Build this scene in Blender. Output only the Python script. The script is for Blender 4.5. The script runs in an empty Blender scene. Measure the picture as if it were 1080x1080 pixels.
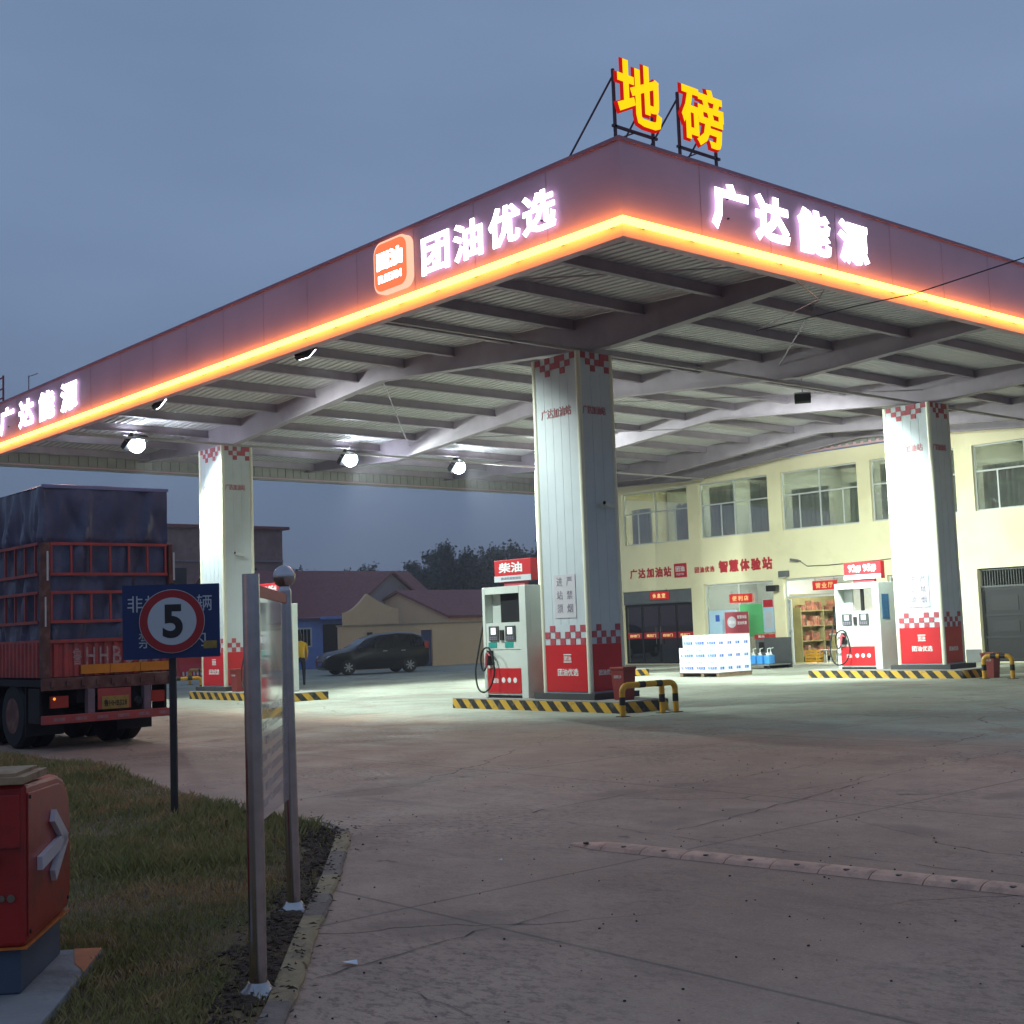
import bpy, bmesh, math, random
from mathutils import Vector, Matrix
import numpy as np
random.seed(7); rng = np.random.default_rng(7)
S = bpy.context.scene
COL = S.collection
R_ = math.radians

# ------------------------------------------------------------------ camera
def make_camera():
    yaw, pitch, roll = R_(-48.811), R_(5.164), R_(-2.127)
    F = Vector((math.sin(yaw)*math.cos(pitch), math.cos(yaw)*math.cos(pitch), math.sin(pitch)))
    Rt = Vector((math.cos(yaw), -math.sin(yaw), 0)); U = Rt.cross(F)
    cr, sr = math.cos(roll), math.sin(roll)
    R2 = Rt*cr + U*sr; U2 = -Rt*sr + U*cr
    cam = bpy.data.cameras.new('camera'); o = bpy.data.objects.new('camera', cam); COL.objects.link(o)
    m = Matrix((R2, U2, -F)).transposed().to_4x4(); m.translation = (0, 0, 1.6)
    o.matrix_world = m
    cam.sensor_width = 36; cam.lens = 1367.56/1080*36
    cam.clip_start = .05; cam.clip_end = 3000
    S.camera = o
make_camera()

# ------------------------------------------------------------------ sky, exposure
W = bpy.data.worlds.new('World'); S.world = W; W.use_nodes = True
def build_world():
    nt = W.node_tree; nt.nodes.clear(); N = nt.nodes.new; L = nt.links.new
    out = N('ShaderNodeOutputWorld'); bg = N('ShaderNodeBackground'); bg.inputs[1].default_value = 1.0
    sky = N('ShaderNodeTexSky'); sky.sky_type = 'NISHITA'; sky.sun_disc = False
    sky.sun_elevation = R_(1.0); sky.sun_rotation = R_(200)
    sc = N('ShaderNodeVectorMath'); sc.operation = 'SCALE'; sc.inputs['Scale'].default_value = .10
    L(sky.outputs[0], sc.inputs[0])
    tc = N('ShaderNodeTexCoord'); mp = N('ShaderNodeMapping'); mp.inputs['Scale'].default_value = (1, 1, 3.2)
    L(tc.outputs['Generated'], mp.inputs[0])
    nz = N('ShaderNodeTexNoise'); nz.inputs['Scale'].default_value = 1.6; nz.inputs['Detail'].default_value = 5; nz.inputs['Roughness'].default_value = .5
    L(mp.outputs[0], nz.inputs[0])
    cr = N('ShaderNodeValToRGB'); e = cr.color_ramp.elements
    e[0].position = .33; e[0].color = (.155, .230, .375, 1); e[1].position = .72; e[1].color = (.205, .290, .460, 1)
    L(nz.outputs[0], cr.inputs[0])
    # darker overcast band low over the horizon
    sp = N('ShaderNodeSeparateXYZ'); L(tc.outputs['Generated'], sp.inputs[0])
    mr = N('ShaderNodeMapRange'); mr.inputs[1].default_value = .0; mr.inputs[2].default_value = .30
    mr.inputs[3].default_value = .50; mr.inputs[4].default_value = 1.06; L(sp.outputs[2], mr.inputs[0])
    m2 = N('ShaderNodeVectorMath'); m2.operation = 'SCALE'; L(cr.outputs[0], m2.inputs[0]); L(mr.outputs[0], m2.inputs['Scale'])
    mx = N('ShaderNodeMix'); mx.data_type = 'RGBA'; mx.inputs[0].default_value = .88
    L(sc.outputs[0], mx.inputs[6]); L(m2.outputs[0], mx.inputs[7])
    L(mx.outputs[2], bg.inputs[0]); L(bg.outputs[0], out.inputs[0])
build_world()
sl = bpy.data.lights.new('sun', 'SUN'); sl.energy = .06; sl.angle = R_(30); sl.color = (.85, .9, 1)
so = bpy.data.objects.new('sun', sl); COL.objects.link(so); so.rotation_euler = (R_(50), 0, R_(200))
S.view_settings.view_transform = 'Standard'; S.view_settings.look = 'None'; S.view_settings.exposure = .12; S.view_settings.gamma = 1
S.cycles.max_bounces = 6; S.cycles.transparent_max_bounces = 12; S.cycles.caustics_reflective = False; S.cycles.caustics_refractive = False
S.cycles.sample_clamp_indirect = 3

# ------------------------------------------------------------------ materials
def lin(c): return tuple(((x/255)/12.92 if x/255 <= .04045 else (((x/255)+.055)/1.055)**2.4) for x in c)
def setin(b, k, v):
    if k in b.inputs: b.inputs[k].default_value = v
def mat(name, rgb, rough=.6, metal=0, var=.12, scale=3.0, bump=0, emit=None, es=0, coat=0, alpha=1, dirt=None, dirt_amt=.0, dirt_scale=1.5, spec=.5, trans=0):
    m = bpy.data.materials.new(name); m.use_nodes = True; nt = m.node_tree; N = nt.nodes.new; L = nt.links.new
    b = nt.nodes['Principled BSDF']; c = lin(rgb)
    b.inputs['Roughness'].default_value = rough; b.inputs['Metallic'].default_value = metal
    setin(b, 'Specular IOR Level', spec); setin(b, 'Coat Weight', coat); setin(b, 'Alpha', alpha); setin(b, 'Transmission Weight', trans)
    tc = N('ShaderNodeTexCoord'); nz = N('ShaderNodeTexNoise'); nz.inputs['Scale'].default_value = scale; nz.inputs['Detail'].default_value = 6
    L(tc.outputs['Object'], nz.inputs[0])
    mr = N('ShaderNodeMapRange'); mr.inputs[1].default_value = .3; mr.inputs[2].default_value = .7
    mr.inputs[3].default_value = 1-var; mr.inputs[4].default_value = 1+var; L(nz.outputs[0], mr.inputs[0])
    vm = N('ShaderNodeVectorMath'); vm.operation = 'SCALE'; vm.inputs[0].default_value = c; L(mr.outputs[0], vm.inputs['Scale'])
    col = vm.outputs[0]
    if dirt:
        n2 = N('ShaderNodeTexNoise'); n2.inputs['Scale'].default_value = dirt_scale; n2.inputs['Detail'].default_value = 8; n2.inputs['Roughness'].default_value = .65
        L(tc.outputs['Object'], n2.inputs[0])
        m3 = N('ShaderNodeMapRange'); m3.inputs[1].default_value = .5; m3.inputs[2].default_value = .72; m3.inputs[4].default_value = dirt_amt; L(n2.outputs[0], m3.inputs[0])
        mx = N('ShaderNodeMix'); mx.data_type = 'RGBA'; L(m3.outputs[0], mx.inputs[0]); L(col, mx.inputs[6]); mx.inputs[7].default_value = (*lin(dirt), 1)
        col = mx.outputs[2]
    L(col, b.inputs['Base Color'])
    if bump:
        bp = N('ShaderNodeBump'); bp.inputs['Strength'].default_value = bump; bp.inputs['Distance'].default_value = .02
        n4 = N('ShaderNodeTexNoise'); n4.inputs['Scale'].default_value = scale*9; n4.inputs['Detail'].default_value = 4; L(tc.outputs['Object'], n4.inputs[0])
        L(n4.outputs[0], bp.inputs['Height']); L(bp.outputs[0], b.inputs['Normal'])
    if emit:
        b.inputs['Emission Color'].default_value = (*lin(emit), 1); b.inputs['Emission Strength'].default_value = es
    return m
def emis(name, rgb, s):
    m = bpy.data.materials.new(name); m.use_nodes = True; nt = m.node_tree; nt.nodes.clear()
    o = nt.nodes.new('ShaderNodeOutputMaterial'); e = nt.nodes.new('ShaderNodeEmission')
    e.inputs[0].default_value = (*lin(rgb), 1); e.inputs[1].default_value = s; nt.links.new(e.outputs[0], o.inputs[0]); return m
def glass(name, tint=(225, 232, 232), refl=.08, rough=.03, gloss_tint=(255, 255, 255), trans=1.0):
    m = bpy.data.materials.new(name); m.use_nodes = True; nt = m.node_tree; nt.nodes.clear(); N = nt.nodes.new; L = nt.links.new
    o = N('ShaderNodeOutputMaterial'); t = N('ShaderNodeBsdfTransparent'); g = N('ShaderNodeBsdfGlossy'); g.inputs['Roughness'].default_value = rough
    t.inputs[0].default_value = (*lin(tint), 1); g.inputs[0].default_value = (*lin(gloss_tint), 1)
    lw = N('ShaderNodeLayerWeight'); lw.inputs[0].default_value = .25
    mr = N('ShaderNodeMapRange'); mr.inputs[3].default_value = refl; mr.inputs[4].default_value = .9; L(lw.outputs['Fresnel'], mr.inputs[0])
    mx = N('ShaderNodeMixShader'); L(mr.outputs[0], mx.inputs[0]); L(t.outputs[0], mx.inputs[1]); L(g.outputs[0], mx.inputs[2]); L(mx.outputs[0], o.inputs[0]); return m

def stripes_mat():
    m = mat('hazard_stripes', (0, 0, 0), .6); nt = m.node_tree; N = nt.nodes.new; L = nt.links.new; b = nt.nodes['Principled BSDF']
    tc = nt.nodes['Texture Coordinate']; sp = N('ShaderNodeSeparateXYZ'); L(tc.outputs['Object'], sp.inputs[0])
    a = N('ShaderNodeMath'); a.operation = 'ADD'; L(sp.outputs[0], a.inputs[0]); L(sp.outputs[1], a.inputs[1])
    c = N('ShaderNodeMath'); c.operation = 'ADD'; L(a.outputs[0], c.inputs[0]); L(sp.outputs[2], c.inputs[1])
    d = N('ShaderNodeMath'); d.operation = 'FRACT'; e = N('ShaderNodeMath'); e.operation = 'DIVIDE'; e.inputs[1].default_value = .40
    L(c.outputs[0], e.inputs[0]); L(e.outputs[0], d.inputs[0])
    g = N('ShaderNodeMath'); g.operation = 'GREATER_THAN'; g.inputs[1].default_value = .5; L(d.outputs[0], g.inputs[0])
    mx = N('ShaderNodeMix'); mx.data_type = 'RGBA'; mx.inputs[6].default_value = (*lin((38, 36, 36)), 1); mx.inputs[7].default_value = (*lin((205, 160, 50)), 1)
    L(g.outputs[0], mx.inputs[0])
    nz = N('ShaderNodeTexNoise'); nz.inputs['Scale'].default_value = 9; nz.inputs['Detail'].default_value = 8; L(tc.outputs['Object'], nz.inputs[0])
    mr = N('ShaderNodeMapRange'); mr.inputs[1].default_value = .55; mr.inputs[2].default_value = .7; mr.inputs[4].default_value = .55; L(nz.outputs[0], mr.inputs[0])
    m2 = N('ShaderNodeMix'); m2.data_type = 'RGBA'; L(mr.outputs[0], m2.inputs[0]); L(mx.outputs[2], m2.inputs[6]); m2.inputs[7].default_value = (*lin((120, 112, 100)), 1)
    L(m2.outputs[2], b.inputs['Base Color']); return m

def ground_mat():
    m = bpy.data.materials.new('worn_concrete'); m.use_nodes = True; nt = m.node_tree; N = nt.nodes.new; L = nt.links.new; b = nt.nodes['Principled BSDF']
    tc = N('ShaderNodeTexCoord'); O = tc.outputs['Object']
    def noise(s, d=6, r=.55, vec=None):
        n = N('ShaderNodeTexNoise'); n.inputs['Scale'].default_value = s; n.inputs['Detail'].default_value = d; n.inputs['Roughness'].default_value = r; L(vec or O, n.inputs[0]); return n.outputs[0]
    def rng_(v, a, b_, c, d):
        r = N('ShaderNodeMapRange'); r.inputs[1].default_value = a; r.inputs[2].default_value = b_; r.inputs[3].default_value = c; r.inputs[4].default_value = d; L(v, r.inputs[0]); return r.outputs[0]
    def mix(f, a, b_):
        x = N('ShaderNodeMix'); x.data_type = 'RGBA'; L(f, x.inputs[0])
        if isinstance(a, tuple): x.inputs[6].default_value = (*lin(a), 1)
        else: L(a, x.inputs[6])
        if isinstance(b_, tuple): x.inputs[7].default_value = (*lin(b_), 1)
        else: L(b_, x.inputs[7])
        return x.outputs[2]
    c = mix(rng_(noise(.22, 5), .38, .62, 0, 1), (172, 142, 120), (198, 168, 146))
    # greenish pool of lamp light under the canopy, painted into the concrete colour
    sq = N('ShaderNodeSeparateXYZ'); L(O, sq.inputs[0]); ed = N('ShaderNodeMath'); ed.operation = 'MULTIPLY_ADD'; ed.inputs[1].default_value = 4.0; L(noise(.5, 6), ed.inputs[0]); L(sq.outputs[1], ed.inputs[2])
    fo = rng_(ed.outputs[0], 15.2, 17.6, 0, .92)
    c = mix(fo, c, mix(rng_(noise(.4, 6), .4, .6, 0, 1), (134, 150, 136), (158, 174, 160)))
    c = mix(rng_(noise(2.3, 10, .7), .40, .68, 0, .45), c, (146, 120, 106))
    mp = N('ShaderNodeMapping'); mp.inputs['Scale'].default_value = (.35, 2.2, 1); mp.inputs['Rotation'].default_value = (0, 0, R_(20)); L(O, mp.inputs[0])
    c = mix(rng_(noise(1.4, 8, .65, mp.outputs[0]), .55, .75, 0, .4), c, (96, 88, 86))      # tyre and oil streaks
    c = mix(rng_(noise(9, 8, .8), .60, .68, 0, .55), c, (78, 72, 70))
    c = mix(rng_(noise(26, 6, .8), .30, .46, .45, 0), c, (104, 86, 78)); c = mix(rng_(noise(60, 5, .8), .52, .66, 0, .55), c, (214, 188, 170))
    ms_ = N('ShaderNodeMapping'); ms_.inputs['Scale'].default_value = (7, 13, 1); ms_.inputs['Rotation'].default_value = (0, 0, R_(-48)); L(O, ms_.inputs[0])
    scr = rng_(noise(1.5, 8, .8, ms_.outputs[0]), .50, .58, 0, 1); msk = rng_(noise(.5, 5), .44, .62, .08, .6)
    mm = N('ShaderNodeMath'); mm.operation = 'MULTIPLY'; L(scr, mm.inputs[0]); L(msk, mm.inputs[1]); c = mix(mm.outputs[0], c, (98, 84, 80))   # scuffed, worn-off surface
    c = mix(rng_(noise(.75, 3, .5), .60, .66, 0, .5), c, (140, 118, 106)); c = mix(rng_(noise(1.9, 4, .6), .68, .72, 0, .6), c, (92, 80, 74))   # patches, oil drips
    # cracks, only in places
    wp = N('ShaderNodeVectorMath'); wp.operation = 'ADD'; nn = N('ShaderNodeTexNoise'); nn.inputs['Scale'].default_value = 1.2; nn.inputs['Detail'].default_value = 6; L(O, nn.inputs[0])
    s_ = N('ShaderNodeVectorMath'); s_.operation = 'SCALE'; s_.inputs['Scale'].default_value = .6; L(nn.outputs[1], s_.inputs[0]); L(O, wp.inputs[0]); L(s_.outputs[0], wp.inputs[1])
    vo = N('ShaderNodeTexVoronoi'); vo.feature = 'DISTANCE_TO_EDGE'; vo.inputs['Scale'].default_value = .19; L(wp.outputs[0], vo.inputs[0])
    cr = rng_(vo.outputs[0], .0, .0035, 1, 0)
    ms = rng_(noise(.35, 3), .44, .54, 0, .8); mu = N('ShaderNodeMath'); mu.operation = 'MULTIPLY'; L(cr, mu.inputs[0]); L(ms, mu.inputs[1])
    c = mix(mu.outputs[0], c, (60, 54, 52))
    # saw-cut slab joints every 5 m
    sp = N('ShaderNodeSeparateXYZ'); L(O, sp.inputs[0])
    def joint(i, off):
        a = N('ShaderNodeMath'); a.operation = 'ADD'; a.inputs[1].default_value = off; L(sp.outputs[i], a.inputs[0])
        d = N('ShaderNodeMath'); d.operation = 'PINGPONG'; d.inputs[1].default_value = 2.5; L(a.outputs[0], d.inputs[0])
        return rng_(d.outputs[0], .006, .02, .55, 0)
    c = mix(joint(0, 1.3), c, (88, 82, 79)); c = mix(joint(1, .4), c, (88, 82, 79))
    L(c, b.inputs['Base Color'])
    L(rng_(noise(1.1, 6), .35, .7, .72, .95), b.inputs['Roughness']); setin(b, 'Specular IOR Level', .3)
    bp = N('ShaderNodeBump'); bp.inputs['Strength'].default_value = .6; bp.inputs['Distance'].default_value = .012
    L(noise(38, 8, .8), bp.inputs['Height']); b2 = N('ShaderNodeBump'); b2.inputs['Strength'].default_value = .5; b2.inputs['Distance'].default_value = .03
    L(noise(3, 8, .6), b2.inputs['Height']); L(bp.outputs[0], b2.inputs['Normal']); L(b2.outputs[0], b.inputs['Normal']); return m

Mx = dict(
 white=mat('white_panel', (198, 206, 210), .35, var=.04, dirt=(150, 150, 145), dirt_amt=.25),
 cream_trim=mat('cream_trim', (226, 224, 200), .4, var=.04),
 red=mat('red_panel', (196, 30, 38), .4, var=.08, dirt=(110, 40, 40), dirt_amt=.3),
 redsign=mat('red_sign_face', (188, 30, 38), .45, var=.04, emit=(205, 32, 40), es=.02),
 fascia=mat('maroon_fascia_panel', (222, 172, 184), .42, var=.10, scale=.7),
 steel=mat('grey_painted_steel', (164, 152, 162), .55, var=.12, dirt=(120, 108, 106), dirt_amt=.4),
 deck=mat('ribbed_roof_deck', (216, 212, 214), .5, var=.06),
 plinth=mat('dark_grey_plinth', (62, 64, 64), .7, var=.15),
 kerbtop=mat('island_concrete', (150, 148, 142), .8, var=.12, bump=.2, dirt=(90, 86, 80), dirt_amt=.5),
 stripes=stripes_mat(),
 wall=mat('cream_wall', (250, 240, 198), .75, var=.04, scale=.6, bump=.06, dirt=(205, 192, 148), dirt_amt=.35, dirt_scale=.7),
 frame=mat('white_window_frame', (205, 208, 204), .4, var=.04),
 dark=mat('dark_frame', (22, 24, 26), .45, var=.15),
 black=mat('black_rubber', (20, 20, 21), .7, var=.2),
 gate=mat('black_gate_steel', (14, 15, 17), .4, var=.2),
 glass=glass('window_glass', (226, 232, 228), .24, rough=.05),
 dglass=glass('dark_door_glass', (110, 118, 120), .14),
 roomwall=mat('interior_wall', (206, 208, 196), .8, var=.05),
 curtain=mat('pale_curtain', (196, 198, 190), .8, var=.12, scale=2),
 grey=mat('grey_skirting', (105, 108, 106), .8, var=.1),
 yellow=mat('yellow_paint', (214, 158, 40), .45, var=.1, dirt=(110, 86, 50), dirt_amt=.5, dirt_scale=5),
 blackp=mat('black_paint', (32, 30, 28), .5, var=.15),
 inox=mat('brushed_stainless', (188, 182, 182), .2, metal=1, var=.12, scale=14),
 poster=mat('pale_notice', (196, 192, 198), .5, var=.05),
 ink=mat('grey_ink', (128, 120, 134), .6, var=.1),
 rink=mat('red_ink', (190, 40, 48), .5, var=.1),
 wink=mat('white_lettering', (232, 230, 228), .5, var=.03),
 teal=mat('teal_sticker', (40, 150, 138), .5, var=.05),
 binred=mat('brown_red_bin', (132, 48, 44), .5, var=.12, dirt=(80, 44, 40), dirt_amt=.4),
 screen=emis('lit_display', (225, 236, 240), 1.6),
 truckred=mat('faded_truck_red', (178, 74, 66), .55, var=.2, dirt=(120, 88, 80), dirt_amt=.6, dirt_scale=4, bump=.1),
 rust=mat('rusty_beam', (110, 72, 62), .75, var=.25, scale=6, dirt=(140, 118, 100), dirt_amt=.6, dirt_scale=6, bump=.2),
 chassis=mat('chassis_grime', (34, 30, 30), .8, var=.25, scale=5),
 orange=mat('orange_reflective', (226, 140, 30), .4, var=.12, dirt=(150, 80, 40), dirt_amt=.4, dirt_scale=6),
 plate=mat('yellow_plate', (170, 140, 60), .5, var=.15, dirt=(90, 70, 40), dirt_amt=.6, dirt_scale=9),
 tarp=mat('blue_tarpaulin', (84, 86, 108), .26, var=.25, scale=2.0, dirt=(128, 132, 150), dirt_amt=.5, dirt_scale=1.2, bump=.1),  # paler patches paint fold highlights into the tarpaulin colour
 carpaint=mat('black_car_paint', (7, 7, 8), .30, var=.05, coat=.25, spec=.3),
 carglass=mat('car_glass', (10, 12, 15), .1, var=.05),
 alloy=mat('alloy_wheel', (160, 162, 165), .3, metal=.8, var=.08),
 headl=mat('headlamp_glass', (210, 205, 190), .15, var=.05),
 taill=mat('tail_lamp', (190, 60, 40), .25, var=.05),
 tanwall=mat('tan_wall', (222, 186, 146), .8, var=.06, scale=.8, bump=.1, dirt=(180, 148, 118), dirt_amt=.4, dirt_scale=.8),
 greyhouse=mat('grey_render', (150, 138, 138), .85, var=.12, scale=.8, dirt=(86, 78, 78), dirt_amt=.5),
 roofm=mat('maroon_tiles', (128, 76, 74), .8, var=.15, scale=5, bump=.3),
 bluewall=mat('blue_shed_wall', (124, 146, 204), .8, var=.08),
 bluedoor=mat('slate_blue_door', (66, 72, 104), .6, var=.1),
 brick=mat('old_brick_wall', (150, 120, 112), .85, var=.2, scale=3, dirt=(88, 76, 72), dirt_amt=.6),
 signblue=mat('blue_sign_face', (30, 50, 98), .45, var=.06),
 signwhite=mat('sign_white', (196, 200, 204), .5, var=.05),
 signred=mat('sign_red', (168, 34, 36), .5, var=.05),
 cabred=mat('red_cabinet_paint', (172, 40, 36), .38, var=.18, scale=2.5, coat=.15, bump=.05, dirt=(84, 40, 32), dirt_amt=.85, dirt_scale=5),
 cabbase=mat('slate_cabinet_base', (72, 84, 100), .6, var=.12),
 wood=mat('weathered_board', (176, 146, 112), .8, var=.15, scale=6, dirt=(96, 66, 48), dirt_amt=.6, dirt_scale=8),
 concrete=mat('pale_concrete', (150, 148, 146), .85, var=.15, bump=.3, dirt=(96, 88, 80), dirt_amt=.6, dirt_scale=4),
 orangep=mat('orange_paint', (206, 112, 40), .6, var=.2, scale=8),
 arrow=mat('pale_arrow', (222, 218, 222), .5, var=.06),
 soil=mat('verge_soil', (112, 92, 66), .95, var=.35, scale=1.6, bump=.6, dirt=(84, 92, 50), dirt_amt=.7, dirt_scale=1.2),
 kerby=mat('worn_yellow_kerb', (168, 146, 108), .85, var=.2, scale=5, bump=.4, dirt=(116, 100, 88), dirt_amt=.95, dirt_scale=5),
 kerbg=mat('kerb_concrete', (134, 118, 106), .85, var=.2, scale=5, bump=.3, dirt=(84, 74, 64), dirt_amt=.7, dirt_scale=6),
 rubber=mat('pale_hump', (222, 176, 148), .85, var=.18, scale=7, bump=.4, dirt=(130, 114, 104), dirt_amt=.6, dirt_scale=10),
 carton=mat('white_carton', (226, 230, 236), .6, var=.03),
 cblue=mat('carton_blue', (50, 92, 178), .6, var=.1),
 pallet=mat('pallet_wood', (120, 100, 80), .85, var=.2),
 jug=mat('blue_fluid_jug', (70, 150, 218), .2, var=.1, coat=.4),
 trunk=mat('tree_bark', (60, 50, 42), .9, var=.2),
 leafdark=mat('dark_foliage', (44, 56, 48), .8, var=.45, scale=1.2),
 skin=mat('skin', (190, 140, 115), .6, var=.05), hair=mat('hair', (22, 18, 16), .7),
 vest=mat('yellow_top', (226, 178, 40), .7, var=.08), trouser=mat('dark_trousers', (36, 40, 56), .8, var=.1),
 pink=mat('pink_banner', (226, 150, 140), .5, var=.12, scale=1.5), green=mat('green_banner', (96, 190, 120), .5, var=.05), paleblue=mat('pale_blue_poster', (176, 208, 226), .5, var=.06),
 shelf=mat('olive_shelf', (150, 142, 96), .7, var=.15, scale=3), goods=mat('mixed_goods', (150, 92, 70), .6, var=.7, scale=5, dirt=(176, 168, 140), dirt_amt=.9, dirt_scale=3),
 led=emis('led_tube_core', (255, 166, 62), 10.5), ledside=emis('led_diffuser', (255, 88, 14), 1.3),
 letter=emis('white_lit_letter', (240, 236, 255), 7.5), letterside=emis('letter_side_glow', (214, 206, 255), 1.6),
 yletter=emis('yellow_lit_letter', (255, 200, 16), 1.2), yside=emis('red_letter_return', (214, 26, 20), .7),
 logoface=emis('orange_lit_logo', (255, 120, 78), 1.15), logoedge=emis('logo_rim', (255, 190, 160), 1.2),
 lens=emis('floodlight_lens', (226, 240, 255), 80), lens2=emis('work_lamp_lens', (235, 242, 255), 18), shoplamp=emis('ceiling_lamp_glow', (240, 246, 240), 150), uplamp=emis('upper_lamp_glow', (236, 242, 230), 260),
 tiny=emis('amber_side_light', (255, 150, 60), 1.5), ledred=mat('red_led_panel', (190, 24, 24), .5, var=.05, emit=(205, 30, 26), es=.35), ledy=emis('yellow_sign_text', (255, 214, 140), .9),
)
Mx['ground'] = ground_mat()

# ------------------------------------------------------------------ mesh helpers
class MB:
    def __init__(s): s.v = []; s.f = []; s.m = []; s.mats = []; s.cur = 0
    def use(s, m):
        if m not in s.mats: s.mats.append(m)
        s.cur = s.mats.index(m); return s
    def add(s, vs, fs):
        n = len(s.v); s.v += [tuple(v) for v in vs]; s.f += [tuple(i+n for i in f) for f in fs]; s.m += [s.cur]*len(fs); return s
    def box(s, x0, x1, y0, y1, z0, z1):
        return s.add([(x0,y0,z0),(x1,y0,z0),(x1,y1,z0),(x0,y1,z0),(x0,y0,z1),(x1,y0,z1),(x1,y1,z1),(x0,y1,z1)],
                     [(0,3,2,1),(4,5,6,7),(0,1,5,4),(1,2,6,5),(2,3,7,6),(3,0,4,7)])
    def obox(s, a, b, w, h, up=(0,0,1)):
        "bar of section w x h from a to b"
        a, b = Vector(a), Vector(b); d = (b-a).normalized(); up = Vector(up)
        if abs(d.dot(up)) > .99: up = Vector((1,0,0))
        r = d.cross(up).normalized(); u = r.cross(d)
        vs = [p + r*i*w/2 + u*j*h/2 for p in (a, b) for i, j in ((-1,-1),(1,-1),(1,1),(-1,1))]
        return s.add(vs, [(0,3,2,1),(4,5,6,7),(0,1,5,4),(1,2,6,5),(2,3,7,6),(3,0,4,7)])
    def prism(s, pts, ext):
        "polygon (list of 3d points) extruded by vector"
        n = len(pts); e = Vector(ext); vs = [Vector(p) for p in pts] + [Vector(p)+e for p in pts]
        return s.add(vs, [tuple(range(n))[::-1], tuple(range(n, 2*n))] + [(i, (i+1)%n, n+(i+1)%n, n+i) for i in range(n)])
    def tube(s, pts, r, n=8, cap=True):
        pts = [Vector(p) for p in pts]; rs = r if isinstance(r, (list, tuple)) else [r]*len(pts); vs = []; fs = []
        ref = None
        for i, p in enumerate(pts):
            d = (pts[min(i+1, len(pts)-1)] - pts[max(i-1, 0)]).normalized()
            if ref is None: ref = Vector((0,0,1)) if abs(d.z) < .9 else Vector((1,0,0))
            u = (ref - d*ref.dot(d))
            if u.length < 1e-4: u = d.orthogonal()
            u.normalize(); ref = u; w = d.cross(u)
            for k in range(n):
                a = 2*math.pi*k/n; vs.append(p + (u*math.cos(a) + w*math.sin(a))*rs[i])
        for i in range(len(pts)-1):
            for k in range(n): fs.append((i*n+k, i*n+(k+1)%n, (i+1)*n+(k+1)%n, (i+1)*n+k))
        if cap: fs += [tuple(range(n))[::-1], tuple(range((len(pts)-1)*n, len(pts)*n))]
        return s.add(vs, fs)
    def lathe(s, c, prof, n=20, axis='z'):
        vs = []; fs = []
        for r, z in prof:
            for k in range(n):
                a = 2*math.pi*k/n; p = (r*math.cos(a), r*math.sin(a), z)
                if axis == 'x': p = (z, p[0], p[1])
                if axis == 'y': p = (p[0], z, p[1])
                vs.append(Vector(c)+Vector(p))
        for i in range(len(prof)-1):
            for k in range(n): fs.append((i*n+k, i*n+(k+1)%n, (i+1)*n+(k+1)%n, (i+1)*n+k))
        fs += [tuple(range(n))[::-1], tuple(range((len(prof)-1)*n, len(prof)*n))]
        return s.add(vs, fs)
    def sphere(s, c, r, n=20, sq=(1,1,1)):
        vs = []; fs = []; m = n//2
        for i in range(1, m):
            t = math.pi*i/m
            for k in range(n):
                a = 2*math.pi*k/n; vs.append((c[0]+r*sq[0]*math.sin(t)*math.cos(a), c[1]+r*sq[1]*math.sin(t)*math.sin(a), c[2]+r*sq[2]*math.cos(t)))
        for i in range(m-2):
            for k in range(n): fs.append((i*n+k, (i+1)*n+k, (i+1)*n+(k+1)%n, i*n+(k+1)%n))
        vs += [(c[0],c[1],c[2]+r*sq[2]), (c[0],c[1],c[2]-r*sq[2])]; a = len(vs)-2
        for k in range(n): fs += [(a, k, (k+1)%n), (a+1, (m-2)*n+(k+1)%n, (m-2)*n+k)]
        return s.add(vs, fs)
    def build(s, name, m=None, parent=None, smooth=False, bevel=0, local=False, rec=True, **tags):
        if m is not None and not s.mats: s.mats = [m]
        org = Vector((0,0,0))
        if not local:
            if parent is not None: org = Vector(parent['o'] if isinstance(parent, dict) else ORG[parent.name])
            else:
                a = np.array(s.v); lo, hi = a.min(0), a.max(0); org = Vector(((lo[0]+hi[0])/2, (lo[1]+hi[1])/2, lo[2]))
        me = bpy.data.meshes.new(name); me.from_pydata([tuple(Vector(v)-org) for v in s.v], [], s.f)
        for mm in s.mats: me.materials.append(mm)
        me.polygons.foreach_set('material_index', s.m)
        if rec:
            bm = bmesh.new(); bm.from_mesh(me); bmesh.ops.recalc_face_normals(bm, faces=bm.faces); bm.to_mesh(me); bm.free()
        if smooth:
            me.polygons.foreach_set('use_smooth', [True]*len(me.polygons))
        o = bpy.data.objects.new(name, me); COL.objects.link(o)
        if parent is not None: o.parent = parent
        else: o.location = org
        ORG[o.name] = tuple(org)
        if smooth:
            try: me.set_sharp_from_angle(angle=R_(40))
            except Exception: pass
        if bevel:
            b = o.modifiers.new('bevel', 'BEVEL'); b.width = bevel; b.segments = 2; b.limit_method = 'ANGLE'
        for k, v in tags.items(): o[{'cat': 'category'}.get(k, k)] = v
        return o
ORG = {}
def thing(name, label, cat, loc, rz=0, group=None):
    o = bpy.data.objects.new(name, None); COL.objects.link(o); o.location = loc; o.rotation_euler = (0, 0, rz)
    o.empty_display_size = .2; o['label'] = label; o['category'] = cat
    if group: o['group'] = group
    ORG[o.name] = tuple(loc) ; return o
def copy_tree(o, parent=None):
    c = o.copy(); COL.objects.link(c); c.parent = parent
    ORG[c.name] = ORG.get(o.name, (0,0,0))
    for ch in list(o.children): copy_tree(ch, c)
    return c

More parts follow.
